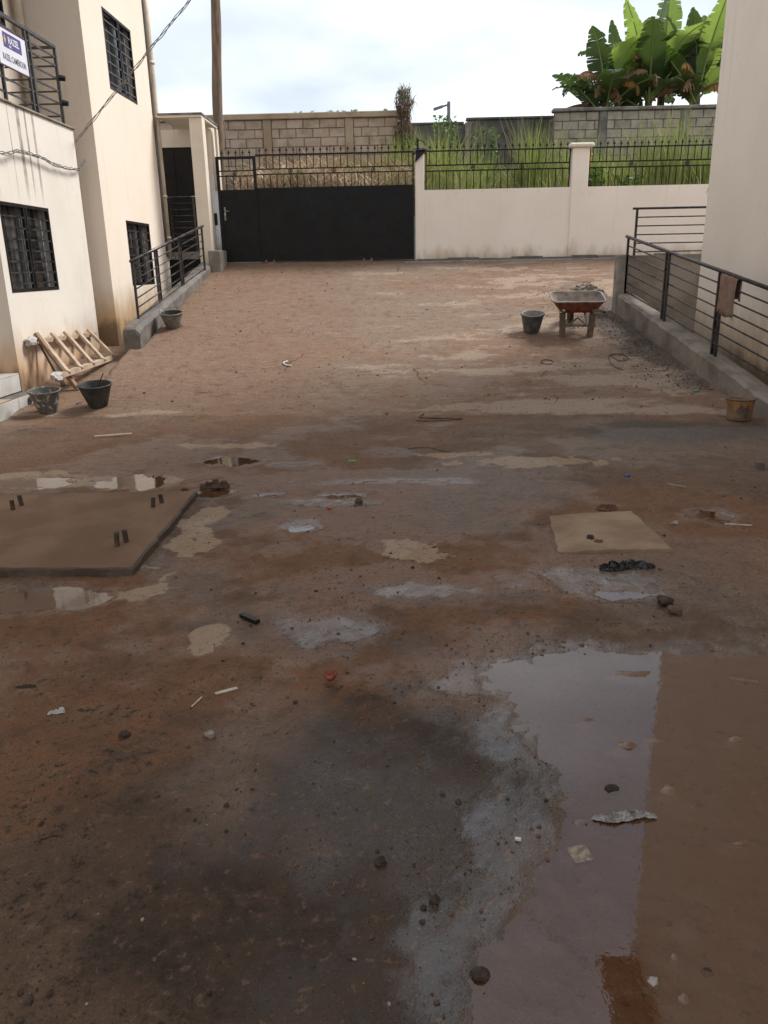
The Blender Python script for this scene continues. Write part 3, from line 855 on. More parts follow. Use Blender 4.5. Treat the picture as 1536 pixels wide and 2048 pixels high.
# field behind the gate: bank rising to the block walls, then level to the horizon
fm = MB()
fx = [-300, -60, -20, -12, -8, -5, -3.98, -3.86] + [-3.2 + .8 * i for i in range(25)] + [25, 60, 300]
fy = [17.72, 18.0, 18.4, 18.8, 19.3, 19.9, 20.6, 21.4, 22.4, 24, 27, 32, 45, 90, 200, 500]
def field_z(x, y):
    z = 2.75 + .30 * min(1.0, (y - 17.7) / .5) + min(max(y - 18.0, 0), 4.0) * .21
    return z + .12 * (math.sin(x * 1.7 + y) * math.cos(y * 1.3 - x * .6)) * (1 if y > 17.9 else .3)
for yy in fy:
    for xx in fx:
        fm.v.append((xx, yy, .3 if (xx < -3.9 and yy < 18.9) else field_z(xx, yy) if abs(xx) < 20 else 3.6))
for j in range(len(fy) - 1):
    for i in range(len(fx) - 1):
        a = j * len(fx) + i
        fm.f.append((a, a + 1, a + len(fx) + 1, a + len(fx)))
M['field'] = pm('field_soil', (0.045, 0.037, 0.02), (0.09, 0.062, 0.036), 3, .95, .6, .03, 30)
tag(fm.build('field_ground', 'field', smooth=True), kind='structure')

# ------------------------------------------------------------------ left apartment building
LB = thing('apartment_building', 'tall cream apartment building on the left with barred windows and a balcony', 'building', (-6, 13, 0))
H_TOP = 7.6
def window_x(parent, xw, y0, y1, z0, z1, ymull, nbar=7, depth=.13):
    """barred window in a wall facing +x: glass set back, sliding frames, black grille on the face"""
    w = MB()
    fr = .045
    xf = xw - .02
    for a in ((y0, y1, z0, z0 + fr), (y0, y1, z1 - fr, z1)):
        w.box(xf - .02, xf + .025, a[0], a[1], a[2], a[3])
    for a in (y0, y1 - fr, ):
        w.box(xf - .019, xf + .024, a, a + fr, z0 + fr, z1 - fr)
    win = w.build('window', 'black_metal', parent)
    for s in (-1, 1):
        MB().box(xf - .016, xf + .022, ymull + s * .035 - .02, ymull + s * .035 + .02, z0 + fr, z1 - fr).build('grille_post', 'black_metal', win)
    top = z1 - .17
    for k in range(nbar):
        z = z0 + .11 + (top - z0 - .11) * k / (nbar - 1)
        MB().bar((xf + .008, y0 + fr, z), (xf + .008, ymull - .055, z), .022, .022).build('grille_bar', 'rail_metal', win)
        MB().bar((xf + .008, ymull + .055, z), (xf + .008, y1 - fr, z), .022, .022).build('grille_bar', 'rail_metal', win)
    for zz in (z0 + (z1 - z0) * .3, z0 + (z1 - z0) * .72):
        r = MB()
        r.tube([(xf + .015, ymull + .035 * math.cos(a), zz + .04 * math.sin(a)) for a in np.linspace(0, 2 * math.pi, 13)], .008, 6, False)
        r.build('grille_ring', 'rail_metal', win)
    xg = xw - depth
    MB().box(xg - .012, xg, y0, ymull, z0 + .03, z1).build('pane', 'glass', win)
    MB().box(xg + .018, xg + .03, ymull + .002, y1 - .10, z0 + .03, z1).build('pane', 'glass', win)
    for yy in (y0, ymull - .05, ymull + .01, y1 - .14):
        MB().box(xg + .001, xg + .045, yy, yy + .045, z0 + .03, z1 - .002).build('sash', 'alu', win)
    MB().box(xg, xw - .045, y0 + .002, y1 - .002, z0 - .03, z0 + .028).build('sill', 'white', win)
    MB().box(xg - .3, xg - .28, y0 - .2, y1 + .2, z0 - .2, z1 + .2).build('back_sheet', 'rubber', win)  # plain dark sheet behind the panes
    return win

aw = MB(); holed(aw, 'x', -5.42, -5.2, 10.43, 13.37, -.3, 3.87, [(10.58, 12.05, 1.49, 2.63)])
aw.build('wall', 'cream_a', LB)
MB().box(-7.5, -5.421, 10.43, 10.6, -.3, 3.87).build('wall', 'cream_a', LB)
MB().box(-7.5, -5.421, 13.2, 13.37, -.3, 3.6).build('wall', 'cream_a', LB)
MB().box(-7.5, -5.421, 10.601, 13.64, 3.60, 3.845).build('balcony_floor', 'cement', LB)
MB().box(-5.425, -5.17, 10.40, 13.40, 3.871, 3.905, .01).build('balcony_ledge', 'cement', LB)
bw = MB(); holed(bw, 'x', -5.17, -4.97, 13.65, 17.17, .2, H_TOP, [(14.66, 16.08, 4.70, 5.92), (14.70, 16.02, 1.48, 2.60)])
bw.build('wall', 'cream_b', LB)
MB().box(-7.5, -5.171, 13.65, 13.85, .2, H_TOP).build('wall', 'cream_b', LB)
MB().box(-7.5, -5.171, 16.97, 17.17, .2, H_TOP).build('wall', 'cream_b', LB)
uw = MB(); holed(uw, 'x', -6.2, -6.0, 10.43, 13.649, 3.846, H_TOP, [(12.1, 13.3, 4.9, 6.1)])
uw.build('wall', 'cream_b', LB)
MB().box(-7.7, -7.5, -5, 10.43, -.3, H_TOP).build('wall', 'cream_b', LB)
MB().box(-9.0, -4.7, -5, 17.6, H_TOP + .003, H_TOP + .25).build('roof', 'cement', LB)
window_x(LB, -5.2, 10.58, 12.05, 1.49, 2.63, 11.30)
window_x(LB, -4.97, 14.66, 16.08, 4.70, 5.92, 15.42)
window_x(LB, -4.97, 14.70, 16.02, 1.48, 2.60, 15.42)
window_x(LB, -6.0, 12.1, 13.3, 4.90, 6.10, 12.7)
# balcony railing
br = MB().bar((-5.19, 10.45, 4.935), (-5.19, 13.02, 4.935), .05, .04).build('balcony_railing', 'rail_metal', LB)
def brail(a, b, w=.022):
    MB().bar(a, b, w, w).build('rail', 'rail_metal', br)
for z in (4.0, 4.17, 4.34, 4.51, 4.68, 4.80):
    brail((-5.19, 10.45, z), (-5.19, 13.02, z))
    brail((-5.17, 13.02, z + .006), (-5.98, 13.02, z + .006))
brail((-5.215, 13.02, 4.935), (-5.98, 13.02, 4.935), .035)
for y in (10.5, 11.22, 12.03, 12.15, 13.02):
    MB().box(-5.21, -5.172, y - .02, y + .02, 3.906, 4.915).build('post', 'rail_metal', br)
MB().box(-5.62, -5.585, 13.0, 13.04, 3.85, 4.915).build('post', 'rail_metal', br)
for z in (4.17, 4.51):
    MB().tube([(-5.19, 13.045, z + .03), (-5.19, 13.045, z + .03), (-5.10, 13.075, z + .015)], [.03, .045, .035], 8).build('bracket', 'black_metal', br)
# downpipes
dp = MB().tube([(-4.945, 17.12, z) for z in (2.0, 4.2, 6, H_TOP)], .062, 14).build('downpipe', 'pvc', LB, True)
for z in (2.35, 3.15, 4.62, 5.6, 6.8):
    MB().tube([(-4.945, 17.12, z), (-4.945, 17.12, z + .05)], .074, 14).build('pipe_bracket', 'pvc', dp, True)
MB().tube([(-4.95, 17.0, z) for z in (2.0, 4.0, 6.2, H_TOP)], .026, 8).build('conduit', 'cement_dark', LB, True)
MB().tube([(-5.88, 13.55, z) for z in (3.85, 6, H_TOP)], .065, 14).build('downpipe', 'pvc', LB, True)
# porch beside the gate
MB().box(-4.869, -4.0, 16.96, 18.35, 4.62, 4.66).build('canopy', 'cream_p', LB)
MB().box(-4.869, -3.985, 16.945, 18.36, 4.662, 4.70).build('canopy_edge', 'coping_grey', LB)
MB().box(-4.26, -4.0, 17.0, 17.25, 1.35, 4.618, .008).build('column', 'cream_p', LB)
dw = MB(); holed(dw, 'y', 18.352, 18.55, -7.4, -4.02, .3, 4.618, [(-5.62, -4.42, 2.105, 4.27)])
dw.build('porch_wall', 'cream_p', LB)
MB().box(-7.4, -4.36, 17.4, 18.35, 1.95, 2.10).build('porch_floor', 'cement', LB)
MB().box(-7.4, -4.42, 18.30, 18.351, .3, 1.949).build('basement_shade_sheet', 'rubber', LB)  # dark sheet painted in for the shade of the void below the porch
dr = MB().box(-5.62, -4.42, 18.40, 18.43, 2.105, 4.27).build('door', 'black_metal', LB)
MB().box(-5.60, -5.0, 18.385, 18.399, 2.13, 4.24, .003).build('door_leaf', 'black_metal', dr)
MB().box(-4.99, -4.44, 18.385, 18.399, 2.13, 4.24, .003).build('door_leaf', 'black_metal', dr)
# two tiled entrance steps at the front corner
st = thing('entrance_steps', 'white tiled entrance steps against the near corner of the left building', 'steps', (-6.2, 9.9, 0))
MB().box(-7.4, -5.0, 9.32, 10.425, -.05, .20).build('tread_base', 'joint', st)
MB().box(-7.4, -5.22, 9.72, 10.424, .201, .44).build('riser_base', 'joint', st)
for k in range(4):
    x1 = -5.0 - k * .6
    MB().box(x1 - .592, x1, 9.305, 9.319, -.02, .198, .002).build('tile', 'tile', st)
    MB().box(x1 - .592, x1, 9.31, 9.718, .202, .216, .003).build('tile', 'tile_brown', st)
    x1 = -5.22 - k * .55
    MB().box(x1 - .542, x1, 9.705, 9.719, .217, .438, .002).build('tile', 'tile', st)
    MB().box(x1 - .542, x1 + .012, 9.70, 10.42, .441, .456, .003).build('tile', 'tile', st)
for a, b in ((9.325, 9.86), (9.868, 10.42)):
    MB().box(-4.999, -4.985, a, b, -.02, .2, .002).build('tile', 'tile', st)
MB().box(-5.219, -5.205, 9.73, 10.42, .217, .438, .002).build('tile', 'tile', st)
MB().tube([(-4.984, 10.15, .12), (-4.975, 10.15, .12)], .055, 16).build('drain_hole_disc', 'rubber', st)  # black disc in place of the shaded inside of the pipe hole

# ------------------------------------------------------------------ right and rear buildings
RB = thing('apartment_building', 'beige plastered building wall filling the right edge behind the ramp railing', 'building', (6, 8, 0))
MB().box(4.53, 9.5, -5, 12.6, -.4, 11.7).build('wall', 'cream_r', RB)
MB().box(3.82, 9.8, -5, 12.42, 11.702, 11.95).build('roof_eave', 'cement', RB)

# ------------------------------------------------------------------ kerb walls of the ramp
def strip_wall(name, ys, xf, xb, zt, zb, mat, label, ch=.035, seed=0):
    r = random.Random(seed)
    t = MB()
    n = len(ys)
    for y in ys:
        j = lambda s: r.uniform(-s, s)
        a, b, z = xf(y), xb(y), zt(y)
        sg = 1 if b > a else -1
        t.v += [(a + j(.008), y, zb), (a + j(.008), y, z - ch + j(.008)), (a + sg * ch + j(.006), y, z + j(.008)), (b - sg * .02, y, z + j(.006)), (b, y, z - .02), (b, y, zb)]
    for i in range(n - 1):
        for k in range(6):
            q = (i * 6 + k, i * 6 + (k + 1) % 6, (i + 1) * 6 + (k + 1) % 6, (i + 1) * 6 + k)
            t.f.append(q if xb(0) < xf(0) else q[::-1])
    t.f.append(tuple(range(6))); t.f.append(tuple((n - 1) * 6 + k for k in reversed(range(6))))
    o = t.build(name, mat)
    return tag(o, label, 'wall')
rys = list(np.linspace(8.78, 13.3, 40))
rtop = lambda y: .22 + .232 * (y - 8.91)
strip_wall('kerb_wall', rys, front_r, lambda y: front_r(y) + .27, rtop, -.3, 'cement_kerb',
           'low sloping concrete kerb wall under the right ramp railing', seed=2)
lfront = lambda y: -4.13 + .05 * min(max((y - 12.5) / 1.4, 0), 1) + .07 * min(max((y - 13.9) / 1.8, 0), 1)
ltop = lambda y: SLOPE * (y - 9.3) + .22 - .012 * (y - 12.4)
lys = [12.28, 12.30, 12.36, 12.45] + list(np.linspace(12.6, 16.84, 30))
strip_wall('kerb_wall', lys, lfront, lambda y: lfront(y) - .26, lambda y: ltop(y) - (.09 if y < 12.29 else .03 if y < 12.31 else 0), .2, 'cement_dark',
           'low sloping concrete kerb wall under the left ramp railing', ch=.06, seed=3)
rw = thing('retaining_wall', 'dark grey retaining wall at the head of the right ramp', 'wall', (5.5, 13.4, 0))
MB().box(3.63, 9.0, 13.36, 13.52, -.3, 1.83).build('wall', 'cement_side', rw)
MB().box(3.46, 3.629, 13.305, 13.53, .5, 1.835, .012).build('end_pillar', 'cement', rw)
cb = MB().box(-4.06, -3.80, 16.86, 17.46, 1.3, 2.11, .02).build('concrete_plinth', 'cement')
tag(cb, 'grey concrete plinth at the foot of the left gate post', 'plinth')
gw = thing('gate_side_wall', 'narrow pale wall strip between the porch column and the black gate', 'wall', (-4, 17.55, 1.5))
MB().box(-4.018, -3.90, 17.462, 17.62, 1.5, 3.62).build('lower_wall', 'pale_blue', gw)
MB().box(-4.018, -3.905, 17.465, 17.62, 3.621, 4.5).build('upper_wall', 'cream_p', gw)
pp = MB().tube([(-3.97, 17.43, 2.11), (-3.97, 17.43, 2.5), (-3.95, 17.43, 2.62)], .018, 8)
pp.tube([(-3.93, 17.43, 2.11), (-3.93, 17.43, 2.42)], .012, 6)
pp.build('water_pipe', 'white', gw, True)
MB().box(-4.0, -3.94, 17.41, 17.46, 2.62, 2.86, .008).build('meter_box', 'black_metal', gw)
MB().tube([(-4.0 + .0, 17.40, 4.46), (-3.93, 17.41, 4.47), (-3.91, 17.42, 4.40), (-3.91, 17.43, 3.3)], .022, 8).build('conduit', 'pvc', gw, True)

# ------------------------------------------------------------------ railings
def railing(label, P, Q, ptop, qtop, nrail, posts, foot, hand=.024, name='ramp_railing', group=None):
    """P,Q: (x,y,zbottom) of the ends; posts: list of (t, twin)"""
    P, Q = Vector(P), Vector(Q)
    t0 = thing(name, label, 'railing', tuple((P + Q) / 2), group)
    d = Vector((Q.x - P.x, Q.y - P.y, 0)).normalized()
    ext = d * .06
    a, b = Vector((P.x, P.y, ptop)), Vector((Q.x, Q.y, qtop))
    MB().tube([a - ext, b + ext], hand, 10).build('handrail', 'rail_metal', t0, True)
    for k in range(nrail):
        f = k / nrail
        MB().tube([Vector((P.x, P.y, P.z + (ptop - P.z) * f)), Vector((Q.x, Q.y, Q.z + (qtop - Q.z) * f))], .0105, 6).build('rail', 'rail_metal', t0, True)
    for t, twin in posts:
        for s in ((-.045, .045) if twin else (0,)):
            c = P.lerp(Q, t) + d * s
            zt = ptop + (qtop - ptop) * t
            MB().box(c.x - .017, c.x + .017, c.y - .017, c.y + .017, foot(c.y) - .03, zt - .01).build('post', 'rail_metal', t0)
    return t0
railing('black ramp railing on the right kerb wall with a cloth hung over it', (3.60, 13.34, 1.285), (4.21, 8.84, .42), 2.125, 1.33, 6,
        [(0.004, False), (.325, True), (.662, True), (.985, True)], rtop)
railing('black ramp railing on the left kerb wall beside the barred ground floor window', (-4.30, 12.80, 1.02), (-4.03, 16.42, 1.76), 1.88, 2.565, 6,
        [(0.004, False), (.285, True), (.615, True), (.99, False)], ltop)
railing('level black railing on the grey retaining wall in front of the cream boundary wall', (3.73, 13.44, 1.885), (7.5, 13.44, 1.885), 2.545, 2.545, 5,
        [(0.003, False), (.5, False), (.99, False)], lambda y: 1.83, .018, 'wall_railing')
railing('dark railing standing on the shaded porch floor behind the cream column', (-4.96, 17.58, 2.22), (-4.44, 17.58, 2.22), 3.2, 3.2, 8,
        [(0.02, False), (.97, False)], lambda y: 2.12, .018, 'porch_railing')

# ------------------------------------------------------------------ boundary wall, fence panels, gate
bwall = thing('boundary_wall', 'low cream boundary wall with square pillars right of the black gate', 'wall', (4, 17.6, 1.5))
MB().box(.43, 8.6, 17.5, 17.7, 1.4, 3.23).build('wall', 'cream_w', bwall)
MB().box(.245, .429, 17.47, 17.73, 1.4, 3.93, .01).build('gate_pillar', 'cream_w', bwall)
MB().box(.20, .47, 17.43, 17.77, 3.932, 4.06, .03).build('pillar_cap', 'coping_grey', bwall)
MB().box(3.47, 3.81, 17.46, 17.74, 1.4, 3.97, .012).build('pillar', 'cream_w', bwall)
cap = MB().box(3.39, 3.89, 17.38, 17.82, 3.972, 4.055, .025)
cap.build('pillar_cap', 'cream_p', bwall)
pl = MB()
r = random.Random(4)
xx = .26
while xx < 8.4:
    wd = r.uniform(.25, .7)
    pl.box(xx, xx + wd - .004, 17.40 + r.uniform(0, .05), 17.498, 1.6, 1.845 + r.uniform(0, .05), .01)
    xx += wd
pl.build('plinth', 'cement_dark', bwall)
MB().box(.0, 8.4, 17.29, 17.395, 1.6, 1.822, .012).build('footing', 'cement', bwall)
bk = MB().add([(.26, 17.45, 3.98), (.24, 17.45, 3.75), (.50, 17.45, 4.0), (.26, 17.43, 3.98), (.24, 17.43, 3.75), (.50, 17.43, 4.0)],
              [(0, 1, 2), (5, 4, 3), (0, 3, 4, 1), (1, 4, 5, 2), (2, 5, 3, 0)])
bk.box(.275, .315, 17.40, 17.425, 3.95, 4.2)
bk.tube([(.34 + .1 * math.cos(a), 17.42, 4.08 + .09 * math.sin(a)) for a in np.linspace(math.pi, 0, 9)], .008, 6)
bk.build('gate_bracket', 'black_metal', bwall)

sp = MB()   # spear finial, 11 cm
sp.box(-.007, .007, -.007, .007, 0, .055)
sp.add([(0, 0, .125), (.018, 0, .07), (0, .009, .07), (-.018, 0, .07), (0, -.009, .07), (0, 0, .035)],
       [(0, 1, 2), (0, 2, 3), (0, 3, 4), (0, 4, 1), (5, 2, 1), (5, 3, 2), (5, 4, 3), (5, 1, 4)])
sp.box(-.028, .028, -.005, .005, .052, .066)
FIN = mesh_only(sp, 'finial', 'black_metal')
bv = MB().box(-.008, .008, -.008, .008, 0, 1)
BARV = mesh_only(bv, 'bar', 'black_metal')
ro = MB()
ro.tube([(.04 * math.cos(a), 0, .04 * math.sin(a)) for a in np.linspace(0, 2 * math.pi, 13)], .008, 6, False)
ro.tube([(0, -.012, 0), (0, .012, 0)], .022, 10)
ROS = mesh_only(ro, 'rosette', 'black_metal')
def bars(parent, x0, x1, y, ztop, zm1, zm2, zb, step=.137, ros=(), seed=0):
    r = random.Random(seed)
    n = int((x1 - x0) / step)
    s = (x1 - x0) / n
    for k in range(n):
        x = x0 + s * (k + .5)
        inst('bar', BARV, parent, (x, y, zm1), (0, r.uniform(-.006, .006), 0), (1, 1, ztop - zm1))
        inst('finial', FIN, parent, (x + .01, y, ztop + .008), (0, r.uniform(-.05, .05), r.uniform(-.2, .2)))
        if k:
            inst('bar', BARV, parent, (x - s / 2, y, zb), (0, 0, 0), (1, 1, zm2 - zb))
    for x in ros:
        inst('rosette', ROS, parent, (x, y, (zm1 + zm2) / 2))
GY = 17.52
gate = thing('metal_gate', 'wide black sheet metal gate with spear topped bars and a wicket door', 'gate', (-1.85, GY, 1.83))
MB().box(-3.844, -3.075, GY - .004, GY + .008, 1.87, 3.315).build('wicket_sheet', 'gate_sheet', gate)
wd_ = MB()
wd_.box(-3.905, -3.845, GY - .025, GY + .035, 1.84, 3.955)
wd_.box(-3.844, -3.13, GY - .025, GY + .035, 3.905, 3.955)
wd_.box(-3.129, -3.07, GY - .025, GY + .035, 3.318, 3.955)
wd_.build('wicket_frame', 'black_metal', gate)
MB().box(-3.10, -3.04, GY + .013, GY + .021, 1.87, 3.316).build('seam_strip', 'gate_sheet', gate)
MB().box(-3.066, .205, GY - .002, GY + .010, 1.88, 3.325).build('sheet', 'gate_sheet', gate)
gf = MB()
gf.box(-3.068, .215, GY - .016, GY + .024, 3.955, 3.985)
gf.box(.185, .215, GY - .015, GY + .023, 1.86, 3.954)
gf.box(-3.068, .184, GY - .014, GY + .022, 1.86, 1.90)
gf.build('frame', 'black_metal', gate)
for z in (3.60, 3.70):
    MB().bar((-3.843, GY, z - .02), (-3.13, GY, z - .02), .022, .022).build('cross_rail', 'black_metal', gate)
    MB().bar((-3.068, GY, z), (.185, GY, z + .005), .022, .022).build('cross_rail', 'black_metal', gate)
MB().bar((-3.068, GY + .005, 3.33), (.185, GY + .005, 3.335), .02, .02).build('cross_rail', 'black_metal', gate)
bars(gate, -3.85, -3.12, GY, 3.955, 3.68, 3.58, 3.31, ros=(-3.52,), seed=1)
bars(gate, -3.06, .18, GY, 3.985, 3.70, 3.60, 3.32, ros=(-2.35, -1.45, -.62), seed=2)
hd = MB().box(-3.80, -3.765, GY - .018, GY - .001, 2.72, 2.98, .004).build('lock_plate', 'steel', gate)
MB().tube([(-3.782, GY - .02, 2.90), (-3.782, GY - .07, 2.90), (-3.68, GY - .07, 2.895)], .011, 8).build('handle', 'steel', hd, True)
for k, x in enumerate((-2.88, -.78)):
    w = MB().tube([(x, GY + .002, 1.865), (x, GY + .018, 1.865)], .035, 14).build('wheel', 'steel', gate)
    MB().box(x - .10, x - .065, GY - .05, GY - .027, 1.83, 1.905).build('wheel_bracket', 'track', gate)
    MB().box(x + .065, x + .10, GY - .05, GY - .027, 1.83, 1.905).build('wheel_bracket', 'track', gate)
    MB().box(x - .064, x + .064, GY - .045, GY - .027, 1.84, 1.86).build('wheel_bracket', 'track', gate)
tr = MB().box(-3.05, -.05, GY - .05, GY + .02, 1.80, 1.838).build('gate_track', 'track')
tag(tr, 'rusty red steel track on the ground under the black gate', 'track')
def fence(x0, x1, ros, label, seed):
    t = thing('fence_panel', label, 'fence', ((x0 + x1) / 2, 17.6, 3.23), 'spear topped fence panels on the boundary wall')
    y = 17.6
    for z in (3.60, 3.71, 3.98):
        MB().bar((x0, y, z), (x1, y, z), .022, .025).build('cross_rail', 'black_metal', t)
    for x in (x0, x1):
        MB().box(x - .013, x + .013, y - .013, y + .013, 3.22, 3.99).build('end_post', 'black_metal', t)
    bars(t, x0, x1, y, 3.98, 3.71, 3.60, 3.235, ros=ros, seed=seed)
fence(.47, 3.44, (1.45, 2.45), 'black spear topped fence panel between the gate and the capped pillar', 5)
fence(3.84, 8.4, (4.7, 5.85, 7), 'black spear topped fence panel right of the capped pillar', 6)

# ------------------------------------------------------------------ old block walls behind the field
def block_wall(label, x0, x1, y, zb, zt, pillars, bmat, mmat, cmat, loc, cop=.14, seed=0, pmat=None):
    r = random.Random(seed)
    t = thing('block_wall', label, 'wall', loc)
    MB().box(x0, x1, y + .03, y + .16, 2.8, zt).build('mortar_core', mmat, t)
    MB().box(x0 - .06, x1 + .04, y - .07, y + .22, zt + .003, zt + cop, .015).build('coping', cmat, t)
    ps = []
    for px in pillars:
        MB().box(px - .10, px + .10, y - .025, y + .10, 2.8, zt - .002, .008).build('pillar', pmat or cmat, t)
        ps.append((px - .105, px + .105))
    cuts = [x0] + [v for p in ps for v in p] + [x1]
    me = []
    for v in range(5):
        m = MB().box(-.5, .5, 0, .06, -.5, .5, .022)
        for i, q in enumerate(m.v):
            m.v[i] = (q[0] + r.uniform(-.012, .012), q[1] + r.uniform(-.004, .004), q[2] + r.uniform(-.022, .022))
        me.append(mesh_only(m, 'block', bmat))
    row = 0
    z = zt - .012 - .195 / 2
    while z > zb:
        for s in range(0, len(cuts), 2):
            a, b = cuts[s] + .008, cuts[s + 1] - .008
            x = a - (0.21 if row % 2 else .02) - r.uniform(0, .03)
            while x < b:
                xa, xb = max(x, a), min(x + .405, b)
                if xb - xa > .05:
                    inst('block', r.choice(me), t, ((xa + xb) / 2, y + r.uniform(-.006, .008), z + r.uniform(-.004, .004)), (0, r.uniform(-.004, .004), 0), (xb - xa, 1, .195))
                x += .42
        z -= .21
        row += 1
    return t
block_wall('brown concrete block wall with a stained coping behind the black gate', -6.6, -.12, 21.5, 4.0, 5.28, [-5.3, -3.42, -1.35], 'block', 'mortar', 'coping', (-3.2, 21.5, 3.8), seed=11)
block_wall('grey weathered block wall under the banana plants', 3.95, 10.2, 22.5, 4.1, 5.46, [5.2, 7.3, 9.4], 'block_grey', 'mortar_grey', 'coping_grey', (7, 22.5, 4), .09, seed=12)
ow = thing('old_wall', 'far dark mossy wall, its left lower half nearest the dried creeper', 'wall', (1.1, 26.1, 3.6))
MB().box(-.4, 1.86, 26, 26.2, 3.2, 5.78).build('wall', 'old_wall', ow)
MB().box(-.42, 1.84, 25.95, 26.25, 5.783, 5.84, .01).build('coping', 'old_wall', ow)
ow2 = thing('old_wall', 'far dark mossy wall, its taller half beside the grey block wall', 'wall', (3.2, 26, 3.6))
MB().box(1.95, 5.2, 25.9, 26.1, 3.2, 5.86).build('wall', 'old_wall', ow2)
MB().box(1.90, 5.2, 25.85, 26.15, 5.863, 5.93, .01).build('coping', 'old_wall', ow2)
MB().box(1.865, 2.06, 25.82, 26.2, 3.2, 5.80, .01).build('pillar', 'coping_grey', ow2)

# ------------------------------------------------------------------ utility pole, street lamp, cables, sign
po = thing('utility_pole', 'rough wooden utility pole rising behind the gate beside the porch', 'pole', (-4.03, 18.62, 2.6))
pts, rr_ = [], []
for k in range(22):
    z = 2.6 + 6.6 * k / 21
    pts.append((-4.02 + .052 * (z - 4.78) + .012 * math.sin(z * 2.1), 18.62, z)); rr_.append(.112 - .004 * (z - 4.2) + .004 * math.sin(z * 5))
MB().tube(pts, rr_, 16).build('shaft', 'pole_wood', po, True)
MB().tube([(-3.92, 18.52, 4.95), (-3.87, 18.5, 4.75), (-3.85, 18.46, 4.45), (-3.88, 18.44, 4.2)], .012, 6).build('wire', 'cable', po, True)
lp = thing('street_lamp', 'thin far street lamp with a flat arm above the dark wall', 'street lamp', (1.91, 36, 3.6))
MB().tube([(1.92, 36, 3.6), (1.91, 36, 8.18)], [.085, .07], 10).build('post', 'lamp', lp)
MB().bar((1.91, 36, 8.07), (1.62, 36, 8.0), .06, .06).build('arm', 'lamp', lp)
MB().bar((1.66, 36, 8.01), (1.28, 36, 7.90), .18, .085).build('lamp_head', 'lamp', lp)

def twisted(path, r, strands, pitch, rad, name, mat, label, loosen=None, knot=None):
    t = thing(name, label, 'cable', tuple(path[0]))
    P = [Vector(p) for p in path]
    L = [0]
    for i in range(len(P) - 1):
        L.append(L[-1] + (P[i + 1] - P[i]).length)
    n = int(L[-1] / .035)
    for s in range(strands):
        out = []
        for k in range(n + 1):
            d = L[-1] * k / n
            i = max(j for j in range(len(L)) if L[j] <= d + 1e-9)
            i = min(i, len(P) - 2)
            c = P[i].lerp(P[i + 1], (d - L[i]) / (L[i + 1] - L[i]))
            tg = (P[i + 1] - P[i]).normalized()
            u = tg.cross(Vector((0, 0, 1))).normalized(); v = u.cross(tg)
            a = 2 * math.pi * (d / pitch + s / strands) + .6 * math.sin(d * 3 + s)
            rd = rad * (1 + .8 * math.sin(d * 2.3 + s * 2) ** 2)
            out.append(c + u * math.cos(a) * rd + v * math.sin(a) * rd)
        MB().tube(out, r, 6).build('strand', mat, t, True)
    return t
def catmull(ctrl, n=10):
    c = [Vector(p) for p in ctrl]
    c = [c[0] * 2 - c[1]] + c + [c[-1] * 2 - c[-2]]
    out = []
    for i in range(1, len(c) - 2):
        for k in range(n):
            t = k / n
            out.append(.5 * ((2 * c[i]) + (-c[i - 1] + c[i + 1]) * t + (2 * c[i - 1] - 5 * c[i] + 4 * c[i + 1] - c[i + 2]) * t * t + (-c[i - 1] + 3 * c[i] - 3 * c[i + 1] + c[i + 2]) * t ** 3))
    out.append(c[-2])
    return out
twisted(catmull([(-5.10, 9.2, 3.10), (-5.12, 10.78, 3.21), (-5.13, 11.21, 3.29), (-5.13, 11.8, 3.30), (-5.13, 12.3, 3.25), (-5.13, 12.9, 3.26), (-5.14, 13.3, 3.30), (-5.13, 13.44, 3.40), (-5.11, 13.52, 3.46)]), .0055, 4, .75, .013, 'service_cable', 'cable',
        'loose bundle of grey cable running along the left wall below the balcony')
ca, cb_ = Vector((-5.19, 13.385, 3.70)), Vector((3.85, 12.40, 12.15))
twisted([ca.lerp(cb_, k / 24) + Vector((0, 0, -.12 * 4 * (k / 24) * (1 - k / 24))) for k in range(25)], .0055, 3, .8, .012, 'service_cable', 'cable_pale',
        'twisted service cable sagging from the left wall corner up across the sky')

sg = thing('sign_board', 'white sign with a purple logo panel hung on the balcony railing', 'sign', (-5.14, 11.5, 4.32))
MB().box(-5.158, -5.150, 11.10, 11.93, 4.30, 4.765, .003).build('border', 'sign_border', sg)
brd = MB().box(-5.1498, -5.144, 11.115, 11.915, 4.315, 4.75, .002).build('board', 'sign_white', sg)
MB().box(-5.1438, -5.1415, 11.27, 11.77, 4.54, 4.715).build('logo_panel', 'sign_purple', sg)
dm = MB()
yc, zc = 11.335, 4.632
for q, (dy, dz) in enumerate(((-.02, 0), (.02, 0))):
    dm.add([(-5.1395, yc + dy - .028, zc), (-5.1395, yc + dy, zc - .055), (-5.1395, yc + dy + .028, zc), (-5.1395, yc + dy, zc + .055),
            (-5.1414, yc + dy - .028, zc), (-5.1414, yc + dy, zc - .055), (-5.1414, yc + dy + .028, zc), (-5.1414, yc + dy, zc + .055)],
           [(0, 1, 2, 3), (4, 5, 1, 0), (5, 6, 2, 1), (6, 7, 3, 2), (7, 4, 0, 3)])
    break
dm.build('emblem', 'sign_yellow', sg)
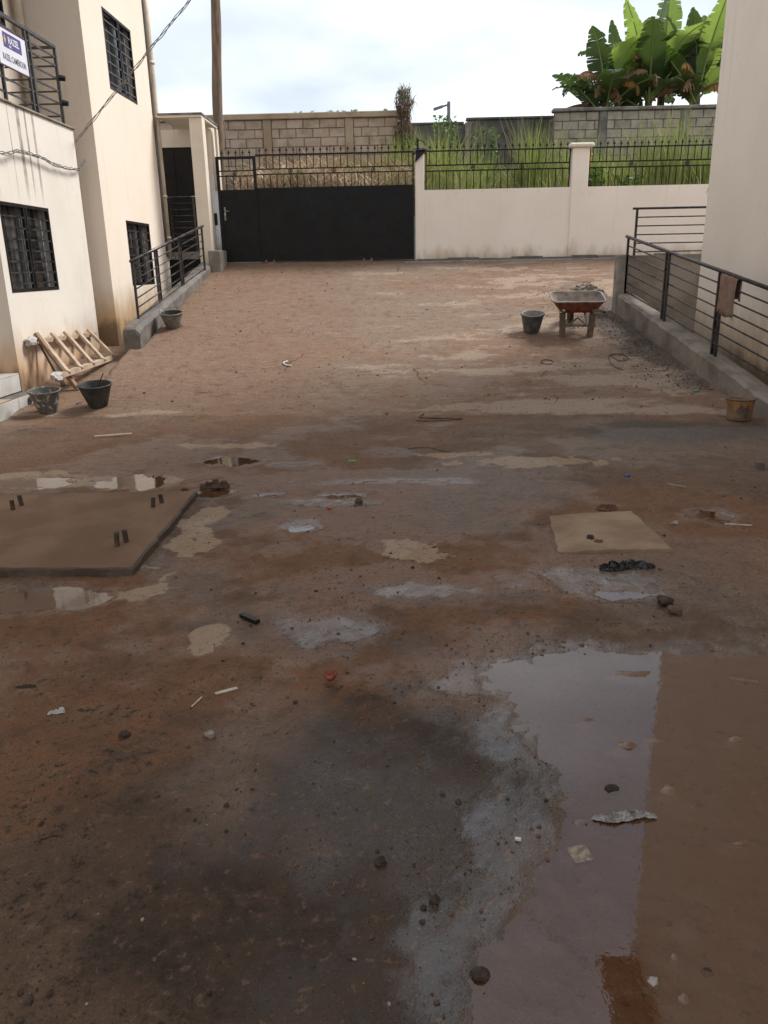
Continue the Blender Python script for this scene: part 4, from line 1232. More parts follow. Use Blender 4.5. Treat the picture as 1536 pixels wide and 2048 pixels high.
def text(s, parent, mat, y, z, size, sx, bold, x):
    cu = bpy.data.curves.new('lettering', 'FONT')
    cu.body = s
    cu.size = size
    cu.offset = bold
    cu.extrude = .0008
    ob = bpy.data.objects.new('lettering', cu)
    COL.objects.link(ob)
    dg = bpy.context.evaluated_depsgraph_get()
    me = bpy.data.meshes.new_from_object(ob.evaluated_get(dg))
    bpy.data.objects.remove(ob)
    for v in me.vertices:
        v.co = Vector((v.co.z, v.co.x * sx, v.co.y))
    me.materials.clear(); me.materials.append(M[mat])
    return inst('lettering', me, parent, (x, y, z))
text('RAZEL', sg, 'sign_white', 11.40, 4.60, .11, .95, .003, -5.1402)
text('BEC', sg, 'sign_white', 11.41, 4.555, .036, 1.2, .001, -5.1402)
text('RAZEL CAMEROUN', sg, 'sign_text', 11.205, 4.385, .105, .70, .0015, -5.1425)

# ------------------------------------------------------------------ vegetation
def blades(name, mat, items, label=None, cat=None, kind=None, parent=None):
    """items: (x,y,z,height,lean_dx,lean_dy,width,tint,droop) -> one mesh of curved tapering blades"""
    nseg = 4
    n = len(items)
    A = np.array(items, dtype=np.float64)
    x, y, z, h, dx, dy, w, ti, dr = A.T
    V = np.zeros((n, nseg * 2 + 1, 3))
    ang = rng.random(n) * 2 * np.pi
    sx, sy = np.cos(ang) * w / 2, np.sin(ang) * w / 2
    for k in range(nseg + 1):
        t = k / nseg
        px = x + dx * h * (t ** 1.6); py = y + dy * h * (t ** 1.6)
        pz = z + h * (t - dr * t ** 2.4)
        ww = (1 - t) ** .7 * (.65 + .35 * min(1, t * 6))
        if k < nseg:
            V[:, 2 * k] = np.stack([px - sx * ww, py - sy * ww, pz], 1)
            V[:, 2 * k + 1] = np.stack([px + sx * ww, py + sy * ww, pz], 1)
        else:
            V[:, 2 * k] = np.stack([px, py, pz], 1)
    per = nseg * 2 + 1
    base = (np.arange(n) * per)[:, None]
    quads = np.concatenate([base + np.array([2 * k, 2 * k + 1, 2 * k + 3, 2 * k + 2])[None] for k in range(nseg - 1)], 1).reshape(-1, 4)
    tris = (base + np.array([2 * nseg - 2, 2 * nseg - 1, 2 * nseg])[None])
    me = bpy.data.meshes.new(name)
    me.vertices.add(n * per)
    org = ORG.get(parent.name, Vector((0, 0, 0))) if parent is not None else Vector((0, 0, 0))
    me.vertices.foreach_set('co', (V.reshape(-1, 3) - np.array(org)[None]).astype(np.float32).ravel())
    li = np.concatenate([quads.ravel(), tris.ravel()]).astype(np.int32)
    me.loops.add(len(li)); me.loops.foreach_set('vertex_index', li)
    st = np.concatenate([np.arange(len(quads)) * 4, len(quads) * 4 + np.arange(len(tris)) * 3]).astype(np.int32)
    me.polygons.add(len(st))
    me.polygons.foreach_set('loop_start', st)
    me.polygons.foreach_set('loop_total', np.concatenate([np.full(len(quads), 4), np.full(len(tris), 3)]).astype(np.int32))
    me.polygons.foreach_set('use_smooth', np.ones(len(st), bool))
    me.update()
    at = me.attributes.new('tint', 'FLOAT', 'POINT')
    at.data.foreach_set('value', np.repeat(ti, per).astype(np.float32))
    me.validate()
    me.materials.append(M[mat])
    o = bpy.data.objects.new(name, me)
    COL.objects.link(o)
    if parent is not None:
        o.parent = parent
        ORG[o.name] = org
    return tag(o, label, cat, kind=kind)

rg = random.Random(21)
green = []
def tuft(cx, cy, n, h0, h1, spread, tint=(.1, .75), lean=.35, dr=.18, w=(.010, .022)):
    for _ in range(n):
        a = rg.uniform(0, 6.283); q = spread * math.sqrt(rg.random())
        x, y = cx + q * math.cos(a), cy + q * math.sin(a) * .6
        if y < 17.74: y = 17.74 + rg.random() * .1
        l = rg.gauss(0, lean)
        la = a + rg.gauss(0, .9)
        green.append((x, y, field_z(x, y) - .05, rg.uniform(h0, h1), abs(l) * math.cos(la), abs(l) * math.sin(la) * .8, rg.uniform(*w), rg.uniform(*tint), rg.random() * dr * 2))
for _ in range(190):
    x = rg.uniform(.4, 8.6); y = rg.uniform(17.8, 21.5)
    hh = 1.1 + .35 * math.sin(x * 1.9) + .25 * rg.random()
    tuft(x, y, 26, .45 * hh, 1.05 * hh, .28, (.02, .75) if rg.random() < .7 else (.55, 1.0), .5, .3)
for _ in range(60):                       # low cover right at the railing
    tuft(rg.uniform(.45, 8.6), rg.uniform(17.76, 18.1), 20, .35, .8, .22, (.05, .9))
for cx, cy, n, h in ((2.75, 18.6, 150, 1.62), (3.05, 18.9, 110, 1.45), (5.55, 18.8, 170, 1.75), (5.95, 18.6, 110, 1.9), (.05, 20.6, 190, 1.35), (.35, 20.3, 130, 1.1), (-.25, 20.2, 140, 1.0), (1.0, 20.0, 110, 1.35), (.6, 19.4, 90, 1.2), (4.4, 18.4, 90, 1.2), (6.6, 18.7, 120, 1.5), (1.9, 20.6, 90, 1.1)):
    tuft(cx, cy, n, h * .6, h * 1.18, .32, (.2, .85), .26, .14, (.012, .026))
for _ in range(46):                       # tall flowering stalks
    x = rg.choice([rg.uniform(.3, 3.4), rg.uniform(4.6, 6.6)])
    tuft(x, rg.uniform(18.0, 19.4), 1, 1.5, 2.15, .1, (.7, 1), .12, .05, (.010, .014))
for _ in range(26):
    tuft(rg.uniform(-1.2, .3), rg.uniform(18.3, 21), 22, .5, 1.05, .3, (.2, 1.0), .4)
blades('tall_grass', 'grass', green, 'tall green grass growing behind the spear topped fence', 'grass', 'stuff')
dry = []
for _ in range(5200):
    x = rg.uniform(-3.75, .6) if rg.random() < .86 else rg.uniform(.6, 2.4)
    y = 18.25 + 3.1 * rg.random() ** 1.2
    a = rg.uniform(0, 6.283); l = rg.uniform(.5, 2.2)
    h = rg.uniform(.2, .60)
    dry.append((x, y, field_z(x, y) + rg.uniform(-.05, .45 if x < .5 else .1), h, l * math.cos(a), l * (math.sin(a) * .6 if y > 19 else abs(math.sin(a)) * .6), rg.uniform(.012, .036), rg.random(), rg.uniform(.1, .9)))
for _ in range(900):
    x = rg.uniform(-3.7, .6); y = rg.uniform(18.3, 20.6)
    dry.append((x, y, field_z(x, y), rg.uniform(.5, 1.15), rg.gauss(0, .5), rg.gauss(0, .4), rg.uniform(.008, .018), rg.uniform(.3, 1), rg.uniform(0, .5)))
blades('dry_grass', 'dry_grass', dry, 'tangled dry straw grass seen through the gate bars', 'grass', 'stuff')
# leafy weeds
def weed(cx, cy, h, n, label, lw=.16, group=None):
    z0 = field_z(cx, cy)
    t = thing('leafy_weed', label, 'plant', (cx, cy, z0), group)
    s, it = MB(), []
    for k in range(4):
        a = rg.uniform(0, 6.28)
        s.tube([(cx, cy, z0 - .05), (cx + .12 * math.cos(a), cy + .08 * math.sin(a), z0 + h * .6), (cx + .25 * math.cos(a), cy + .16 * math.sin(a), z0 + h)], [.012, .008, .004], 5)
    s.build('stem', 'stem', t)
    for _ in range(n):
        a = rg.uniform(0, 6.28); q = .34 * math.sqrt(rg.random())
        zz = z0 + h * rg.uniform(.15, 1.0)
        b = rg.uniform(0, 6.28)
        it.append((cx + q * math.cos(a), cy + q * math.sin(a), zz, rg.uniform(.10, .2), 1.0 * math.cos(b), 1.0 * math.sin(b), lw * rg.uniform(.5, 1), rg.random(), .8))
    blades('foliage', 'weed', it, parent=t)
    return t
weed(4.02, 17.95, .72, 130, 'broad leaved weed beside the capped pillar with orange flowers on it', .14)
weed(4.75, 17.98, .55, 110, 'low broad leaved weed under the middle of the right fence panel', .13)
weed(.15, 20.9, 1.0, 170, 'leafy green bush at the foot of the dried creeper', .10)
weed(1.05, 21.4, 1.45, 190, 'rounded leafy bush in front of the dark wall below the lamp', .09)
weed(2.1, 21.8, 1.15, 170, 'rounded leafy bush in front of the dark wall, left of the tall grass', .09)
weed(-2.4, 18.4, .55, 30, 'small fresh green weed among the dry grass, nearer the wicket', .09)
weed(-.95, 18.9, .75, 34, 'small fresh green weed among the dry grass, nearer the gate pillar', .09)
for k, (fx_, fz_) in enumerate(((3.86, 3.98), (3.90, 3.86), (3.84, 3.80))):
    f = MB().tube([(fx_, 17.76, fz_ - .02), (fx_, 17.75, fz_), (fx_, 17.74, fz_ + .035)], [.018, .045, .012], 8)
    f.tube([(fx_, 17.76, fz_ - .018), (4.0, 17.92, 3.35)], .004, 4)
    tag(f.build('flower', 'flower'), 'small orange flower just right of the capped pillar', 'flower', 'orange flowers by the pillar')
# dried creeper standing on the end of the brown block wall
cr = thing('dried_creeper', 'dried brown creeper clump standing over the end of the brown block wall', 'plant', (-.02, 21.45, 3.8))
s = MB()
for k in range(7):
    s.tube([(-.05 + .05 * k * (k % 2), 21.38, 4.3), (-.1 + .05 * k, 21.36, 5.0), (-.08 + .03 * k, 21.4, 5.75)], [.02, .015, .006], 5)
s.build('stem', 'wood_dark', cr)
it = []
for _ in range(1500):
    h = rg.random()
    z = 4.55 + 1.3 * h
    a = rg.uniform(0, 6.28)
    rr = (.20 + .05 * math.sin(h * 9)) * math.sqrt(rg.random()) * (1.05 if h < .85 else .75)
    b = rg.uniform(0, 6.28)
    it.append((.02 + rr * math.cos(a), 21.42 + rr * math.sin(a), z, rg.uniform(.08, .26), rg.uniform(.1, .8) * math.cos(b), rg.uniform(.1, .8) * math.sin(b), rg.uniform(.012, .04), rg.random() * .7 if .25 < h < .8 else rg.uniform(.4, 1.0), rg.choice([.2, 1.6, 1.8])))
blades('foliage', 'creeper', it, parent=cr)
for k in range(15):                        # little weeds rooted on the coping
    x = rg.uniform(-3.1, -.3)
    tag(blades('wall_weed', 'weed', [(x + rg.uniform(-.03, .03), 21.5 + rg.uniform(-.03, .03), 5.41, rg.uniform(.03, .10), rg.gauss(0, .4), rg.gauss(0, .4), .03, rg.random(), .3) for _ in range(9)]),
        'tiny weed rooted on the coping of the brown block wall', 'plant', 'weeds on the coping')

# banana plants -----------------------------------------------------
def banana_leaf(parent, base, az, el, L, W, droop, mat, tear=.35, dead=False, seed=0, pet=.35, roll=0.0):
    r = random.Random(seed)
    d = Vector((math.cos(az), math.sin(az), 0))
    pts, tg = [], []
    p = Vector(base); a = el
    N = 26
    tot = L + pet
    for k in range(N + 1):
        pts.append(p.copy())
        t = d * math.cos(a) + Vector((0, 0, math.sin(a)))
        tg.append(t)
        p = p + t * (tot / N)
        a -= droop / N * (0.4 + 1.5 * k / N)
    side = Vector((-math.sin(az), math.cos(az), 0))
    up_ = Vector((-math.cos(az) * math.sin(el), -math.sin(az) * math.sin(el), math.cos(el)))
    side = (side * math.cos(roll) + up_ * math.sin(roll)).normalized()
    m = MB()
    i0 = int(N * pet / tot)
    leaf = m
    nn = N - i0
    for sgn in (-1, 1):
        gap = 0
        fold = (.24 if not dead else -.9) + r.uniform(-.12, .12)
        for k in range(i0, N):
            t0, t1 = (k - i0) / nn, (k + 1 - i0) / nn
            wf = lambda t: W / 2 * (min(1, (t + .03) * 5.5) ** .7) * (max(0, 1 - max(0, t - .55) / .46) ** .55)
            w0, w1 = wf(t0), wf(t1)
            torn = r.random() < tear
            sh = (tot / N) * (.45 if torn else 0.0)
            if dead:
                w0 *= r.uniform(.4, 1.0); w1 = w0 * r.uniform(.7, 1); sh = (tot / N) * .32
            f = fold + (r.uniform(-.35, .15) if torn or dead else 0)
            u = tg[k].cross(side).normalized() * -1
            if u.z < 0 and abs(tg[k].z) < .9: u = -u
            def edge(pk, w, tt, off):
                return pk + (side * sgn * math.cos(f) + u * math.sin(f)) * w + tt * off
            back = tg[k] * (w0 * .30)
            A0, A1 = pts[k], pts[k + 1]
            B0, B1 = edge(A0, w0, tg[k], w0 * .25 + 0), edge(A1, w1, tg[k + 1], w1 * .25 - sh)
            mid0, mid1 = edge(A0, w0 * .55, tg[k], w0 * .1), edge(A1, w1 * .55, tg[k + 1], w1 * .1 - sh * .4)
            curl = Vector((0, 0, -.10 * W * r.random()))
            m.add([A0, A1, mid1, mid0, B1 + curl, B0 + curl], [(0, 1, 2, 3), (3, 2, 4, 5)])
    lf = m.build('leaf', mat, parent, True)
    MB().tube(pts[:-1], [.035 * (1 - .85 * k / N) + .004 for k in range(N)], 6).build('midrib', 'midrib' if not dead else 'banana_dry', lf, True)
    return lf
def banana(x, y, zb, zc, n, label, seed, size=1.0, rot=0.0, deads=3):
    r = random.Random(seed)
    t = thing('banana_plant', label, 'banana plant', (x, y, zb), 'banana plants behind the grey block wall')
    MB().tube([(x, y, zb), (x + .03, y, (zb + zc) / 2), (x + .02, y, zc), (x + .03, y, zc + .35)], [.16, .13, .10, .06], 12).build('trunk', 'stem', t, True)
    for k in range(n):
        f = k / max(1, n - 1)
        az = rot + k * 2.4 + r.uniform(-.35, .35)
        el = R_(87 - 44 * f + r.uniform(-6, 6))
        L = size * r.uniform(1.5, 2.05) * (1 - .08 * f)
        mat = 'banana' if (r.random() < .75 - .6 * f) else 'banana_shaded'  # upright leaves mostly get the lit green, lower ones the shaded copy
        tw = r.uniform(.35, .95) * (1 if math.cos(az) < 0 else -1) * abs(math.cos(az))
        banana_leaf(t, (x + .02, y, zc + r.uniform(-.1, .25) - .3 * f), az, el, L, size * r.uniform(.58, .80), (r.uniform(.05, .45) if r.random() < .84 else r.uniform(.9, 1.5)) + f * .6, mat, .03 + .14 * f, False, seed * 31 + k, r.uniform(.3, .6), tw)
    for k in range(deads):
        az = -R_(90) + r.uniform(-1.9, 1.9)
        banana_leaf(t, (x, y - .05, zc + .05 + r.random() * .35), az, R_(r.uniform(25, 66)), size * r.uniform(.9, 1.4), size * .5, r.uniform(1.3, 2.4), r.choice(['banana_dry', 'banana_dry', 'banana_yellow']), .9, True, seed * 57 + k, .3)
    return t
banana(5.60, 24.0, 3.7, 5.75, 10, 'leftmost banana plant with brown leaves hanging over the block wall', 3, .95, 2.6, 5)
banana(6.80, 24.2, 3.7, 5.95, 10, 'middle banana plant with the tallest upright pale leaf', 5, 1.15, .4, 5)
banana(8.05, 24.0, 3.7, 5.9, 10, 'banana plant nearest the beige building on the right', 8, 1.08, 1.5, 5)
banana(6.25, 25.4, 3.7, 6.1, 7, 'banana plant set back between the leftmost and the middle one', 13, 1.0, 3.5, 3)
banana(7.55, 25.6, 3.7, 6.5, 7, 'banana plant set back behind the middle one, its crown higher up', 17, 1.12, 5.1, 3)
banana(9.2, 25.2, 3.7, 6.3, 7, 'banana plant half hidden behind the right building edge', 19, 1.08, 2.2, 3)
lft = [o for o in bpy.data.objects if o.name == 'banana_plant'][0]
for k, (az, el, L) in enumerate(((3.25, 28, 1.35), (3.0, 12, 1.3), (3.5, 2, 1.1), (2.8, -6, .9))):
    banana_leaf(lft, (5.6, 24.0, 5.95 - .12 * k), az, R_(el), L, .5, .75 + .25 * k, ('banana_shaded', 'banana_dry', 'banana_dry', 'banana_dry')[k], .8, k > 0, 900 + k, .3)

# ------------------------------------------------------------------ objects in the yard
def bucket(name, label, x, y, rt_, rb, h, mat, inmat, rz=0, oval=.0, handle=None, tilt=0, fill=None, wobs=.01, rim=.012):
    z = gz(x, y) + .004
    t = thing(name, label, 'bucket', (x, y, z), rz=rz)
    t.rotation_euler = (tilt, 0, 0)
    ph = random.uniform(0, 6)
    wob = lambda a, j: wobs * math.sin(2 * a + ph) + wobs * .5 * math.sin(5 * a + ph * 2)
    n = 30
    b = MB()
    b.lathe([(0.0001, 0), (rb * .96, 0), (rb, .012), (rb + (rt_ - rb) * .5, h * .5), (rt_, h - .008)], n, sx=1, sy=1 - oval, wob=wob)
    b.build('body', mat, t, True, local=True)
    b = MB()
    b.lathe([(rt_ - .0005, h - .012), (rt_ + rim, h - .008), (rt_ + rim, h + .006), (rt_ - .006, h + .008), (rt_ - .012, h - .004)], n, sy=1 - oval, wob=wob)
    b.build('rim', mat, t, True, local=True)
    b = MB()
    b.lathe([(rt_ - .012, h - .003), (rb + (rt_ - rb) * .45 - .012, h * .45), (rb - .01, .03), (.0001, .03)], n, sy=1 - oval, wob=wob)
    b.build('inside', inmat, t, True, local=True)
    if fill:
        q = (fill / h)
        MB().disc(rb + (rt_ - rb) * q - .008, fill, 26, jag=.006).build('mortar_residue', 'cement_in', t, local=True)
    if handle == 'down':
        MB().tube([(rt_ * math.cos(a) * 1.02, (rt_ * math.sin(a)) * (1 - oval) * .98 - .0, h + .012 + .03 * math.sin(a)) for a in np.linspace(0, math.pi, 13)], .006, 6).build('handle', 'steel', t, True, local=True)
    if handle == 'up':
        MB().tube([(rt_ * .93 * math.cos(a), .10 * math.sin(a), h + (rt_ * .62) * math.sin(a)) for a in np.linspace(.55, math.pi - .95, 10)], .006, 6).build('handle', 'rubber', t, True, local=True)
    if handle == 'stick':
        MB().tube([(-.02, 0, .05), (.06, .02, h + .02), (.12, .05, h + .13)], .008, 6).build('handle', 'rubber', t, True, local=True)
    return t
bucket('bucket', 'black rubber bucket spattered with white, nearest the tiled steps', -4.55, 9.72, .195, .115, .28, 'rubber_splash', 'rubber_splash', .3, .12, wobs=.02, tilt=.14)
bucket('bucket', 'plain black rubber bucket with a stick in it, beside the spattered one', -3.95, 9.86, .205, .115, .29, 'rubber', 'rubber', 1.2, .12, 'stick', wobs=.015, tilt=.16)
bucket('bucket', 'grey cement caked bucket with a wire handle at the left kerb wall', -3.83, 13.10, .19, .115, .25, 'rubber_grey', 'rubber', .6, .10, 'down', wobs=.03, tilt=.21)
bucket('bucket', 'dark straight sided bucket on the ramp beside the wheelbarrow', 1.97, 12.46, .175, .12, .28, 'tin', 'cement_in', 0, 0, wobs=.004, tilt=.21)
pb = bucket('paint_bucket', 'ochre stained paint bucket at the near end of the right kerb wall', 3.79, 8.86, .148, .128, .24, 'paint_pail', 'manhole', .4, 0, wobs=.006, fill=.15)
for k, (a0, wdt, lo) in enumerate(((-2.3, .5, .12), (-1.6, .45, .15), (-1.1, .3, .10), (-2.8, .25, .16))):
    m = MB()
    cols_ = 7
    for i in range(cols_):
        a = a0 + wdt * (i / (cols_ - 1) - .5) * 1.4
        zt = .235; zb = lo + .05 * abs(i - 3) / 3 + random.uniform(-.01, .01)
        for z in (zt, zb):
            rr = .128 + (.148 - .128) * z / .24 + .004
            m.v.append((rr * math.cos(a), rr * math.sin(a), z))
    for i in range(cols_ - 1):
        m.f.append((2 * i, 2 * i + 1, 2 * i + 3, 2 * i + 2))
    m.build('paint_drip', 'paint_yellow', pb, True, local=True)

# wheelbarrow --------------------------------------------------------
wx, wy = 2.62, 12.36
wz = gz(wx, 12.25)
wb = thing('wheelbarrow', 'rusty red wheelbarrow with dried cement in its tray parked on the ramp', 'wheelbarrow', (wx, wy, wz + .01), rz=R_(-4))
wb.rotation_euler = (math.atan(SLOPE) * .8, 0, R_(-4))
def tray(inset=0.0):
    """rounded box narrowing to the base; rows of loops from rim to floor"""
    prof = [(0, 0.55), (.55, .45), (1.0, .38)]
    rows = []
    for f, z in prof:
        hw = .39 - .13 * f - inset; y0 = -.28 + .05 * f + inset; y1 = .36 - .16 * f - inset
        c = .10
        ring = []
        for cx, cy, a0 in ((hw - c, y1 - c, 0), (-hw + c, y1 - c, 90), (-hw + c, y0 + c, 180), (hw - c, y0 + c, 270)):
            for q in range(5):
                a = R_(a0 + q * 22.5)
                ring.append((cx + c * math.cos(a), cy + c * math.sin(a), z + inset * .6 + (.015 if cy > 0 and f == 0 else 0)))
        rows.append(ring)
    return rows
ro_ = tray(); m = MB()
for rr in ro_: m.v += rr
n = len(ro_[0])
for j in range(2):
    for k in range(n):
        m.f.append((j * n + k, (j + 1) * n + k, (j + 1) * n + (k + 1) % n, j * n + (k + 1) % n))
m.f.append(tuple(2 * n + k for k in reversed(range(n))))
tb = m.build('tray', 'red_paint', wb, True, local=True)
ri_ = tray(.012); m = MB()
for rr in ri_: m.v += rr
for j in range(2):
    for k in range(n):
        m.f.append((j * n + k, j * n + (k + 1) % n, (j + 1) * n + (k + 1) % n, (j + 1) * n + k))
m.f.append(tuple(2 * n + k for k in range(n)))
m.build('tray_lining', 'tray_in', tb, True, local=True)
MB().tube(ro_[0] + [ro_[0][0], ro_[0][1]], .013, 8, False).build('tray_rim', 'cement_in', tb, True, local=True)
cem = MB()
for j in range(9):
    for i in range(11):
        x, y = -.23 + .046 * i, -.2 + .048 * j
        e = max(abs(x) / .25, abs((y + .01) / .22))
        cem.v.append((x, y, .405 + .03 * max(0, 1 - e ** 2) + random.uniform(-.015, .02) * (1 - e * .5)))
for j in range(8):
    for i in range(10):
        a = j * 11 + i
        cem.f.append((a, a + 1, a + 12, a + 11))
cem.build('cement_heap', 'tray_in', tb, True, local=True)
for s in (-1, 1):
    # shaft from handle to wheel axle, handle toward the viewer
    MB().bar((s * .27, -.62, .50), (s * .10, .68, .20), .045, .045).build('shaft', 'wood_dark', wb, local=True)
    MB().tube([(s * .27, -.60, .50), (s * .285, -.78, .515)], .022, 8).build('handle', 'rubber', wb, True, local=True)
    MB().bar((s * .205, -.16, .0), (s * .225, -.16, .36), .085, .075).build('leg', 'wood_dark', wb, local=True)
    MB().bar((s * .20, -.13, .10), (s * .15, .30, .33), .035, .03).build('strut', 'rubber_grey', wb, local=True)
    MB().bar((s * .19, -.20, .14), (s * .0, -.20, .30), .028, .022).build('strut', 'rubber_grey', wb, local=True)
MB().bar((-.165, -.16, .17), (.165, -.16, .17), .03, .03).build('crossbar', 'rubber_grey', wb, local=True)
whl = MB()
whl.lathe([(.13, -.035), (.175, -.03), (.185, 0), (.175, .03), (.13, .035), (.13, -.035)], 24)
whl.v = [(v[2], v[0] + .62, v[1] + .185 - .03) for v in whl.v]
wh = whl.build('wheel', 'rubber', wb, True, local=True)
wd2 = MB().lathe([(.0001, -.02), (.135, -.015), (.135, .015), (.0001, .02)], 20)
wd2.v = [(v[2], v[0] + .62, v[1] + .185 - .03) for v in wd2.v]
wd2.build('rim', 'red_paint', wh, True, local=True)

# wooden ladder leaning on its side against the wall ------------------
ld = thing('wooden_ladder', 'rough wooden ladder lying on its side against the left wall', 'ladder', (-4.8, 11.5, .2))
T0, T1 = Vector((-5.13, 10.78, .835)), Vector((-5.13, 13.02, .75))
B0, B1 = Vector((-4.62, 10.22, .42)), Vector((-4.62, 12.42, .44))
MB().bar(T0, T1, .075, .06).build('side_rail', 'wood', ld)
MB().bar(B0, B1, .08, .065).build('side_rail', 'wood', ld)
for k in range(5):
    f = .12 + .80 * k / 4
    a = T0.lerp(T1, f - .02) + Vector((.03, 0, .03)); b = B0.lerp(B1, f + .03) + Vector((.02, 0, .03))
    d = (b - a)
    MB().bar(a - d * .10, b + d * .03, .085, .04, (1, 0, 1)).build('rung', 'wood', ld)
MB().bar((-5.10, 10.86, .94), (-4.56, 10.74, gz(-4.56, 10.74) + .01), .065, .05).build('leg', 'wood_brown', ld)
MB().bar((-5.15, 11.05, .80), (-4.85, 10.95, gz(-4.85, 10.95) + .01), .045, .04).build('leg', 'wood_dark', ld)
def rag(c, r0, seed, parent, mat='wrap', sx=1.0):
    r = random.Random(seed)
    bm = bmesh.new()
    bmesh.ops.create_icosphere(bm, subdivisions=2, radius=r0)
    for v in bm.verts:
        v.co *= r.uniform(.65, 1.25)
        v.co.y *= sx
        v.co += Vector(c)
    return MB().bm(bm).build('rag_wrap', mat, parent)
rag(T0 + Vector((0, -.02, .0)), .075, 1, ld, sx=1.7)
rag(B0 + Vector((0, .03, .0)), .065, 2, ld, sx=2.0)

# towel over the right railing ----------------------------------------
rA, rB = Vector((3.60, 13.34, 2.125)), Vector((4.21, 8.84, 1.33))
m = MB()
NC, NR = 15, 16
cuv = [(-.52 + .52 * k / 8) if k < 9 else (.30 * (k - 8) / (NR - 9)) for k in range(NR)]
for j, s in enumerate(cuv):
    for i in range(NC):
        t = (13.34 - (10.33 - .40 * i / (NC - 1))) / (13.34 - 8.84)
        c = rA.lerp(rB, t)
        fold = .018 * math.sin(i * 1.15 + j * .12) * min(1, abs(s) * 5) + .006 * math.sin(i * 2.7)
        hem = .03 * math.sin(i * .7) * abs(s)
        if abs(s) < .03:
            m.v.append((c.x, c.y, c.z + .030))
        else:
            sg_ = -1 if s < 0 else 1
            m.v.append((c.x + sg_ * (.032 + .02 * abs(s)) + fold, c.y + fold * .4 - .03 * abs(s), c.z + .02 - abs(s) * .98 + hem))
for j in range(NR - 1):
    for i in range(NC - 1):
        a = j * NC + i
        m.f.append((a, a + 1, a + NC + 1, a + NC))
tw = m.build('towel', 'towel', smooth=True)
sol = tw.modifiers.new('thickness', 'SOLIDIFY'); sol.thickness = .007; sol.offset = 0
tag(tw, 'faded brown towel draped over the right ramp railing', 'towel')

# raised slab with pipe stubs -------------------------------------------
sl = thing('concrete_slab', 'raised brown concrete slab at the left edge with pairs of pipe stubs', 'slab', (-2.8, 5.1, 0))
m = MB()
SP = [(-4.6, 4.33), (-1.64, 4.29), (-1.68, 5.96), (-4.6, 5.90)]
r = random.Random(8)
outl = []
for i in range(4):
    a, b = Vector(SP[i]), Vector(SP[(i + 1) % 4])
    k = int((b - a).length / .07)
    for q in range(k):
        p = a.lerp(b, q / k)
        jj = .008 if q else .0
        outl.append((p.x + r.uniform(-jj, jj), p.y + r.uniform(-jj, jj)))
n = len(outl)
cx, cy = -3.1, 5.1
top, mid, low = [], [], []
for x, y in outl:
    d = Vector((cx - x, cy - y)).normalized()
    top.append((x + d.x * .014, y + d.y * .014, .054 + r.uniform(-.003, .003)))
    mid.append((x, y, .042 + r.uniform(-.006, .004)))
    low.append((x - d.x * .012 + r.uniform(-.01, .01), y - d.y * .012 + r.uniform(-.01, .01), -.04))
MB().add(top, [tuple(range(n))]).build('top', 'slab', sl)
m = MB(); m.v = top + mid + low
for j in range(2):
    for k in range(n):
        m.f.append((j * n + (k + 1) % n, j * n + k, (j + 1) * n + k, (j + 1) * n + (k + 1) % n))
m.build('edge', 'slab_edge', sl)
for k, (x, y) in enumerate(((-2.95, 5.49), (-2.935, 5.60), (-1.90, 5.52), (-1.865, 5.63), (-1.87, 4.67), (-1.835, 4.75))):
    s = MB()
    tx, ty = r.uniform(-.014, .014), r.uniform(-.01, .01)
    hs = r.uniform(.8, 1.12)
    s.lathe([(.017, 0), (.016, .085), (.0185, .087), (.0185, .082)], 14, (x, y, .050))
    s.lathe([(.0165, .087), (.012, .084), (.012, .03), (.0001, .03)], 14, (x, y, .050))
    s.v = [(v[0] + tx * (v[2] - .05) / .08, v[1] + ty * (v[2] - .05) / .08, .05 + (v[2] - .05) * hs) for v in s.v]
    s.build('pipe_stub', 'pipe_stub', sl, True)
mh = MB()
MP = [(1.02, 5.36), (1.64, 5.45), (1.68, 4.64), (.95, 4.62)]
outl = []
for i in range(4):
    a, b = Vector(MP[i]), Vector(MP[(i + 1) % 4])
    for q in range(12):
        p = a.lerp(b, q / 12)
        rg_ = .008
        outl.append((p.x + r.uniform(-rg_, rg_) * (q > 0), p.y + r.uniform(-.008, .008)))
n = len(outl)
mh.v = [(x + (1.32 - x) * .02, y + (5.02 - y) * .02, .003 + .012 * min(1, max(0, (x - .95) / .25))) for x, y in outl] + [(x, y, -.02) for x, y in outl]
mh.f = [tuple(range(n))[::-1]] + [(k, (k + 1) % n, n + (k + 1) % n, n + k) for k in range(n)]
tag(mh.build('manhole_cover', 'manhole'), 'square tan concrete inspection cover set flush in the mud', 'cover')

# ------------------------------------------------------------------ loose stones and litter
def rock_bm(r0, seed, flat=.7, sub=1):
    r = random.Random(seed)
    bm = bmesh.new()
    bmesh.ops.create_icosphere(bm, subdivisions=sub, radius=r0)
    sx, sy = r.uniform(.75, 1.3), r.uniform(.7, 1.1)
    for v in bm.verts:
        v.co *= r.uniform(.72, 1.15)
        v.co = Vector((v.co.x * sx, v.co.y * sy, v.co.z * flat))
    return bm
gxs, gys, gzs = GV
ux = np.unique(gxs); uy = np.unique(gys)
GZ = gzs.reshape(len(uy), len(ux))
def surf(x, y):
    i = min(max(int(np.searchsorted(ux, x)), 1), len(ux) - 1); j = min(max(int(np.searchsorted(uy, y)), 1), len(uy) - 1)
    fx = (x - ux[i - 1]) / (ux[i] - ux[i - 1]); fy = (y - uy[j - 1]) / (uy[j] - uy[j - 1])
    return float((GZ[j - 1, i - 1] * (1 - fx) + GZ[j - 1, i] * fx) * (1 - fy) + (GZ[j, i - 1] * (1 - fx) + GZ[j, i] * fx) * fy)
